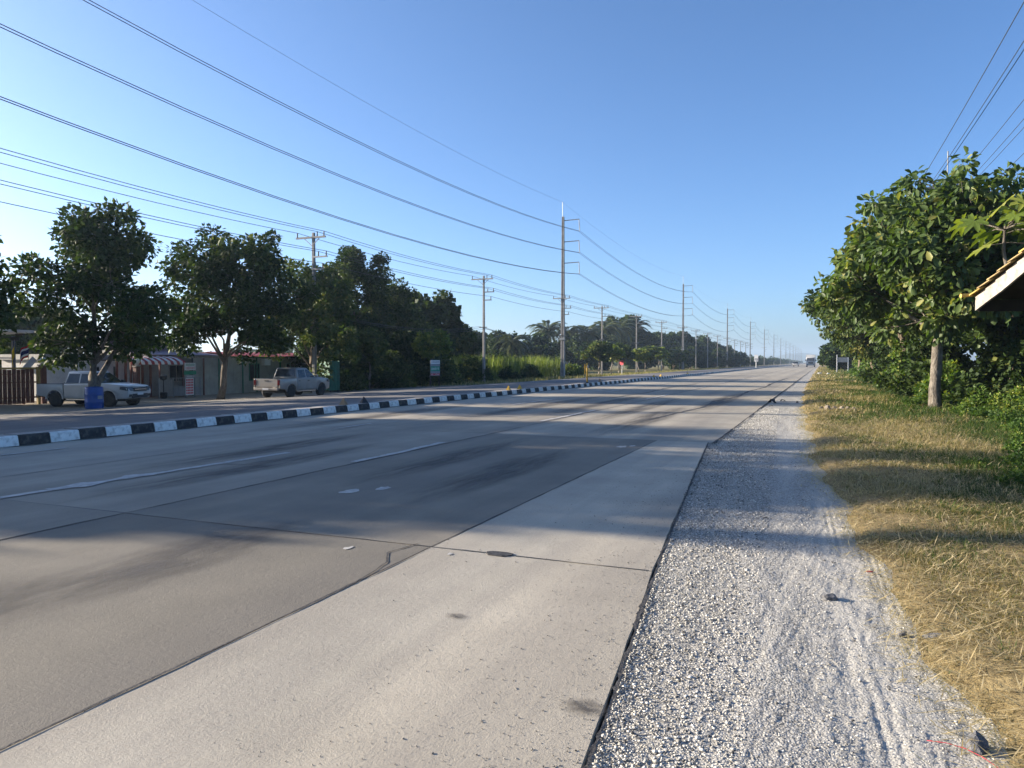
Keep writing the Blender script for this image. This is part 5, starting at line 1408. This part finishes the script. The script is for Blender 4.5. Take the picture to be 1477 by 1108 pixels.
def side_wall():
    # grey boarding wall linking the shop and the prefab, behind the trade boards
    X = -38.9; g = ground_z(X)
    o = thing('board_wall', 'plain grey board wall behind the trade boards, left of the leaning tree', 'wall', (X, 0, g))
    for k in range(7): MB().box(-.06, 0, 37.3 + k * .75 + .006, 37.3 + (k + 1) * .75 - .006, -.1, 2.5).build('panel', M['grey_wall'], o)
    for y in (37.25, 39.6, 41.9): MB().box(.003, .07, y, y + .07, -.1, 2.55).build('post', M['green_paint'] if y > 38 else M['dark'], o)
side_wall()
def green_gate():
    x, y = -33.2, 44.6; g = ground_z(x)
    o = thing('green_steel_panel', 'ribbed green steel container end beside the silver pickup nose', 'container', (x, y, g), R(-15))
    MB().box(-1.1, 0, -.05, .85, .12, 2.25).build('box', M['green_paint'], o)
    for k in range(4): MB().box(.004, .05, .08 + k * .2, .15 + k * .2, .2, 2.18).build('rib', M['green_paint'], o)
    for z in (.5, 1.0, 1.5, 2.0): MB().box(-.06, -.012, -.09, -.053, z, z + .05).build('hinge', M['dark'], o)
    for y2 in (-.05, .72): MB().box(-.1, .08, y2, y2 + .1, -.1, .12).build('foot', M['dark'], o)
    for y2 in (-.054, .804): MB().box(-.08, .06, y2, y2 + .05, .1, 2.28).build('corner_post', M['green_paint'], o)
green_gate()

# blue drum
def drum():
    x, y = -30.75, 23.75; g = ground_z(x)
    o = thing('blue_drum', 'blue plastic drum standing at the foot of the forked tree', 'drum', (x, y, g))
    MB().lathe([(.36, 0), (.38, .03), (.385, .28), (.40, .31), (.385, .34), (.385, .63), (.40, .66), (.385, .69), (.38, .96), (.36, 1.0), (.345, .98), (.34, .2)], 28).build('shell', M['blue_plastic'], o, True)
    MB().box(.387, .392, -.12, .12, .45, .6).build('worn_label', M['sign_grey'], o)
drum()

# median furniture
def marker(label, y, s=1., mat='yellow'):
    o = thing('median_marker', label, 'marker', (-13.64, y, .193), rng.normal(0, .2), 'reflective markers on the median')
    MB().add([(-.1, -.12, 0), (.1, -.12, 0), (.1, .12, 0), (-.1, .12, 0), (-.015, 0, .26 * s), (.015, 0, .26 * s)], [(0, 3, 2, 1), (0, 1, 5, 4), (2, 3, 4, 5), (1, 2, 5), (3, 0, 4)]).build('body', M[mat], o)
    MB().add([(-.06, -.108, .03), (.06, -.108, .03), (.03, -.05, .16 * s), (-.03, -.05, .16 * s)], [(0, 1, 2, 3)]).build('reflector', M[mat], o).location = (0, -.004, 0)
for y, lab, mt in ((19.0, 'tan wedge marker on the kerb below the silver pickup', 'tan'), (20.1, 'small dark wedge marker right of the tan one on the kerb', 'dark'), (32.0, 'left one of two bright wedge markers standing on the kerb', 'yellow'), (33.4, 'right one of two bright wedge markers standing on the kerb', 'yellow'), (47.5, 'wedge marker on the kerb right of the yellow post', 'tan'), (64.5, 'left wedge marker of the far pair on the kerb', 'yellow'), (67.5, 'right wedge marker of the far pair on the kerb', 'yellow'), (82, 'wedge marker on the kerb farther along', 'yellow')):
    marker(lab, y, .8, mt)
def yellow_post():
    o = thing('marker_post', 'slim yellow guide post standing on the median kerb', 'post', (-13.64, 44.6, .19))
    MB().tube([(0, 0, 0), (0, 0, 1.25)], [.055, .05], 8).build('shaft', M['yellow'], o, True)
    MB().lathe([(.09, 0), (.09, .03), (.06, .06)], 10).build('base', M['dark'], o)
    MB().box(.045, .06, -.04, .04, .95, 1.1).build('reflector', M['sign_white'], o)
    MB().box(-.19, -.11, -.02, .02, .55, 1.2).build('stub', M['yellow'], o)
    MB().box(-.11, -.04, -.012, .012, .85, .9).build('link', M['steel'], o)
yellow_post()
def stop_sign():
    x, y = -31.2, 122.; o = thing('octagonal_sign', 'red octagonal road sign on a white post among the saplings', 'sign', (x, y, ground_z(x)), R(-20))
    MB().tube([(0, 0, -.1), (0, 0, 2.4)], .05, 8).build('post', M['sign_white'], o)
    pts = [(.42 * math.cos(R(22.5 + 45 * k)), 2.0 + .42 * math.sin(R(22.5 + 45 * k))) for k in range(8)]
    MB().prism(pts, -.075, -.06).build('plate', M['sign_red'], o)
stop_sign()
def white_sign():
    o = thing('median_sign', 'upright white sign board on a post at the far median', 'sign', (-13.65, 172, .19))
    MB().tube([(0, 0, 0), (0, 0, 2.0)], .06, 8).build('post', M['sign_white'], o)
    MB().box(-.42, .42, -.03, .03, 1.4, 2.9).build('board', M['sign_white'], o)
    MB().box(-.3, .3, -.038, -.034, 1.6, 2.1).build('panel', M['sign_grey'], o)
white_sign()

# ------------------------------------------------------------------ vehicles
def wheel(parent, x, y, side, r=.375, w=.24):
    t = MB().lathe([(r * .62, -w / 2), (r * .93, -w / 2), (r, -w * .36), (r, w * .36), (r * .93, w / 2), (r * .62, w / 2)], 28, (0, 0, 0), 'y').build('wheel', M['tyre'], parent, True)
    t.location = (x, y, r)
    rm = MB().lathe([(.04, w * .30), (r * .25, w * .34), (r * .55, w * .30), (r * .63, w * .47), (r * .66, w * .40), (r * .6, w * .1)], 24, (0, 0, 0), 'y')
    for k in range(6):
        a = k * math.pi / 3
        rm.bar((.04 * math.cos(a), w * .40, .04 * math.sin(a)), (r * .58 * math.cos(a), w * .42, r * .58 * math.sin(a)), .05, .03, (0, 1, 0))
    q = rm.build('rim', M['rim'], t)
    if side < 0: q.rotation_euler = (0, 0, math.pi)
    MB().lathe([(r * .6, -.02), (r * .6, .02)], 20, (0, side * .02, 0), 'y').build('hub_disc', M['dark'], t)
def arch(cx, r, z0, n=9, up=True):
    a0 = math.asin(max(-1, min(1, (z0 - .375) / r)))
    return [(cx + r * math.cos(a), .375 + r * math.sin(a)) for a in np.linspace(math.pi - a0, a0, n)]
def pickup(name, label, loc, rz, body, double, dirty=False):
    o = thing(name, label, 'pickup truck', loc, rz)
    B = M[body]; hw = .89; xr, xf = -1.52, 1.55
    cr = -.92 if double else -1.02                     # rear wall of the cab
    zb, zt = 1.10, 1.06
    # cab and nose: one rounded shell over a side profile
    prof = [(cr, .40)] + [(xf - .62, .40)] + arch(xf, .46, .42)[0:] + [(2.08, .40), (2.50, .42), (2.60, .56), (2.62, .80), (2.55, .98), (2.36, 1.06), (1.75, 1.13), (1.16, 1.18), (1.0, 1.16), (cr, 1.12)]
    sh = MB().prism(prof, -hw, hw).build('body', B, o, True, .05)
    # narrow the nose in plan
    for v in sh.data.vertices:
        if v.co.x > 1.9: v.co.y *= 1 - .10 * ((v.co.x - 1.9) / .7) ** 2
    # cab top
    zr = 1.74
    lo = [(cr, -.86), (1.12, -.86), (1.12, .86), (cr, .86)]; hi = [(cr + (.16 if double else .14), -.68), (.28, -.68), (.28, .68), (cr + (.16 if double else .14), .68)]
    cab = MB().add([(x, y, 1.10) for x, y in lo] + [(x, y, zr) for x, y in hi] , [(0, 3, 2, 1), (4, 5, 6, 7), (0, 1, 5, 4), (1, 2, 6, 5), (2, 3, 7, 6), (3, 0, 4, 7)]).build('cab', B, o, True, .07)
    def on_side(x, z, s):
        t = (z - 1.10) / (zr - 1.10); return (x, s * (.86 + (.68 - .86) * t + .004), z)
    xa = lambda z: 1.12 + (.28 - 1.12) * (z - 1.10) / (zr - 1.10)           # windscreen line
    xb = lambda z: cr + .15 * (z - 1.10) / (zr - 1.10)
    z0, z1 = 1.17, 1.63
    mid = .02 if double else -.12
    wins = [(lambda z: xb(z) + .10, lambda z: mid - .05), (lambda z: mid + .03, lambda z: xa(z) - .12)]
    for s in (-1, 1):
        for a, b in wins:
            q = [on_side(a(z0), z0, s), on_side(b(z0), z0, s), on_side(b(z1), z1, s), on_side(a(z1), z1, s)]
            MB().add(q, [(0, 1, 2, 3) if s < 0 else (3, 2, 1, 0)]).build('side_window', M['glass'], o)
        # doors: raised panels with handles
        for (xa_, xb_) in ((.03, 1.0), ((cr + .04), -.02)):
            d = MB().box(xa_, xb_, s * hw - .012, s * hw + .012, .50, 1.09).build('door', B, o, False, .01)
            MB().box(xa_ + .05, xa_ + .22, s * hw + s * .013 - .012, s * hw + s * .013 + .012, .95, .99).build('handle', B if not dirty else M['dark'], d)
        m = MB().box(.78, .92, s * .90 - .02, s * .90 + s * .20, 1.14, 1.32).build('mirror', M['dark'] if not dirty else B, o, False, .03)
        MB().box(xf - 2.45, xf - .55, s * .80 - .06, s * .80 + .06, .34, .40).build('side_step', M['chrome'], o)
        # flared arches
        for cx in (xr, xf):
            pts = [(cx + .53 * math.cos(a), .375 + .53 * math.sin(a)) for a in np.linspace(math.pi, 0, 13)] + [(cx + .45 * math.cos(a), .375 + .45 * math.sin(a)) for a in np.linspace(0, math.pi, 13)]
            MB().prism(pts, s * hw - .02, s * hw + s * .035).build('wheel_arch', B, o, False, .008)
        wheel(o, xr, s * .79, s); wheel(o, xf, s * .79, s)
        MB().add([(2.34, s * .50, .84), (2.645, s * .47, .80), (2.60, s * .80, .80), (2.20, s * .905, .88), (2.22, s * .90, 1.02), (2.585, s * .49, 1.0), (2.545, s * .80, 1.0)], [(0, 1, 2, 3), (3, 2, 6, 4), (1, 5, 6, 2), (0, 5, 1), (0, 3, 4), (0, 4, 6, 5)]).build('headlight', M['lamp'], o)
        MB().box(2.49, 2.62, s * .65 - .09, s * .65 + .09, .52, .64).build('fog_lamp', M['dark'], o)
    # windscreen and back window, set 4 mm proud
    def quad(xz0, xz1, w0, w1, off):
        return [(xz0[0] + off, -w0, xz0[1]), (xz0[0] + off, w0, xz0[1]), (xz1[0] + off, w1, xz1[1]), (xz1[0] + off, -w1, xz1[1])]
    MB().add(quad((xa(1.18), 1.18), (xa(1.68), 1.68), .76, .62, .012), [(0, 1, 2, 3)]).build('windscreen', M['glass'], o)
    MB().add(quad((xb(1.22), 1.22), (xb(1.66), 1.66), .70, .60, -.008), [(3, 2, 1, 0)]).build('rear_window', M['glass'], o)
    # grille, bumper, badge, plate
    MB().box(2.56, 2.63, -.46, .46, .77, .965).build('grille', M['dark'], o)
    MB().box(2.632, 2.65, -.40, .40, .855, .895).build('grille_bar', M['chrome'], o)
    MB().box(2.56, 2.63, -.52, .52, .46, .66).build('air_intake', M['dark'], o)
    MB().box(2.632, 2.646, -.2, .2, .60, .71).build('number_plate', M['plate'], o)
    MB().tube([(.25, .3, 1.72), (.1, .34, 1.95)], .008, 5).build('aerial', M['dark'], o)
    # load bed
    bx0, bx1 = -2.58, cr - .03
    side = [(bx1, .52), (bx1, 1.12), (bx0, 1.12), (bx0 - .02, .56), (xr - .62, .50)] + arch(xr, .46, .42) + [(xr + .55, .50)]
    for s in (-1, 1):
        MB().prism(side, s * hw, s * (hw - .07)).build('bed_side', B, o, True, .018)
        MB().box(bx0, bx1, s * (hw - .035) - .045, s * (hw - .035) + .045, 1.121, 1.145).build('bed_rail', M['dark'] if not dirty else B, o)
        MB().box(bx0 - .035, bx0 + .06, s * (hw - .09) - .075, s * (hw - .09) + .085, .76, 1.06).build('tail_lamp', M['tail'], o, False, .015)
    MB().box(bx0 + .05, bx1, -hw + .07, hw - .07, .68, .72).build('bed_floor', M['dark'], o)
    MB().box(bx1 - .05, bx1, -hw + .07, hw - .07, .72, 1.10).build('bed_front', B, o)
    tg = MB().box(bx0 - .02, bx0 + .04, -hw + .17, hw - .17, .66, 1.12).build('tailgate', B, o, False, .012)
    MB().box(bx0 - .035, bx0 - .021, -.14, .14, .98, 1.04).build('tailgate_handle', M['dark'], tg)
    MB().box(bx0 - .14, bx0 + .02, -hw + .08, hw - .08, .46, .62).build('rear_bumper', B if dirty else M['chrome'], o, False, .03)
    MB().box(bx0 - .155, bx0 - .142, -.2, .2, .49, .6).build('number_plate', M['plate'], o)
    MB().box(-2.3, 2.2, -.5, .5, .30, .42).build('chassis', M['dark'], o)
    for x in (xr, xf): MB().tube([(x, -.7, .37), (x, .7, .37)], .05, 6).build('axle', M['dark'], o)
    return o
pickup('pickup_truck', 'white extended cab pickup parked nose to the road behind the forked tree', (-33.75, 26.1, ground_z(-33.5) - .01), R(10.8), 'car_white', False)
pickup('pickup_truck', 'dusty silver double cab pickup parked along the far roadside, tail to the camera', (-29.4, 36.0, ground_z(-29.4) - .01), R(94), 'car_silver', True, True)

def lorry():
    o = thing('lorry', 'white box lorry coming down the outer lane far ahead', 'lorry', (-3.3, 232, 0), R(-90))
    MB().prism([(-1.0, .55), (1.0, .5), (1.05, 1.2), (.95, 2.0), (.75, 2.85), (-1.0, 2.9)], -1.2, 1.2).build('cab', M['car_white'], o, True, .06)
    MB().add([(1.01, -1.05, 1.65), (1.01, 1.05, 1.65), (.84, .98, 2.6), (.84, -.98, 2.6)], [(0, 1, 2, 3)]).build('windscreen', M['glass'], o)
    MB().box(-7.2, -1.1, -1.25, 1.25, .9, 3.6).build('cargo_box', M['white_paint'], o)
    MB().box(1.0, 1.1, -1.15, 1.15, .45, .85).build('bumper', M['sign_grey'], o)
    MB().box(1.05, 1.08, -.7, .7, 1.0, 1.4).build('grille', M['dark'], o)
    for s in (-1, 1):
        MB().box(1.08, 1.12, s * .85 - .16, s * .85 + .16, .6, .78).build('headlight', M['lamp'], o)
        MB().box(.7, .85, s * 1.35 - .1, s * 1.35 + .1, 1.7, 2.2).build('mirror', M['dark'], o)
        for x in (.1, -5.2, -6.4): wheel(o, x, s * 1.05, s, .48, .28)
    MB().box(-7, .8, -.45, .45, .5, .89).build('chassis', M['dark'], o)
lorry()
def car(label, loc, rz, mat):
    o = thing('car', label, 'car', loc, rz, 'far cars on the road'); B = M[mat]
    MB().prism([(-2.1, .35), (2.1, .35), (2.15, .62), (2.0, .78), (1.0, .92), (-1.9, .98), (-2.15, .85), (-2.15, .5)], -.85, .85).build('body', B, o, True, .06)
    MB().add([(-1.75, -.78, .93), (1.0, -.78, .9), (1.0, .78, .9), (-1.75, .78, .93), (-1.1, -.6, 1.46), (.2, -.6, 1.46), (.2, .6, 1.46), (-1.1, .6, 1.46)], [(0, 3, 2, 1), (4, 5, 6, 7), (0, 1, 5, 4), (1, 2, 6, 5), (2, 3, 7, 6), (3, 0, 4, 7)]).build('cabin', M['glass'], o, False, .04)
    MB().box(-1.05, .15, -.6, .6, 1.455, 1.49).build('roof', B, o)
    for s in (-1, 1):
        MB().box(2.02, 2.14, s * .62 - .15, s * .62 + .15, .64, .76).build('headlight', M['lamp'], o)
        for x in (-1.3, 1.3): wheel(o, x, s * .74, s, .31, .2)
    MB().box(2.14, 2.17, -.4, .4, .45, .58).build('grille', M['dark'], o)
car('white car in the middle lane far ahead, left of the lorry', (-8.2, 262, 0), R(-90), 'car_white')
car('grey car far ahead, just left of the lorry', (-5.2, 330, 0), R(-90), 'car_silver')
car('pale car farthest ahead in the median lane', (-11.5, 345, 0), R(-90), 'car_white')

# ------------------------------------------------------------------ haze
t = NT('haze_air')
t.t.nodes.remove(t.b)
vol = t.n('ShaderNodeVolumePrincipled')
vol.inputs['Color'].default_value = (.62, .80, 1.0, 1)
vol.inputs['Density'].default_value = .0003
vol.inputs['Anisotropy'].default_value = .35
t.l(vol.outputs[0], t.out.inputs['Volume'])
hz = MB().box(-2650, 2650, -70, 4350, -2.2, 64).build('haze', t.m)
stuff(hz, 'pale bluish haze lying over the far road and fields', 'haze')
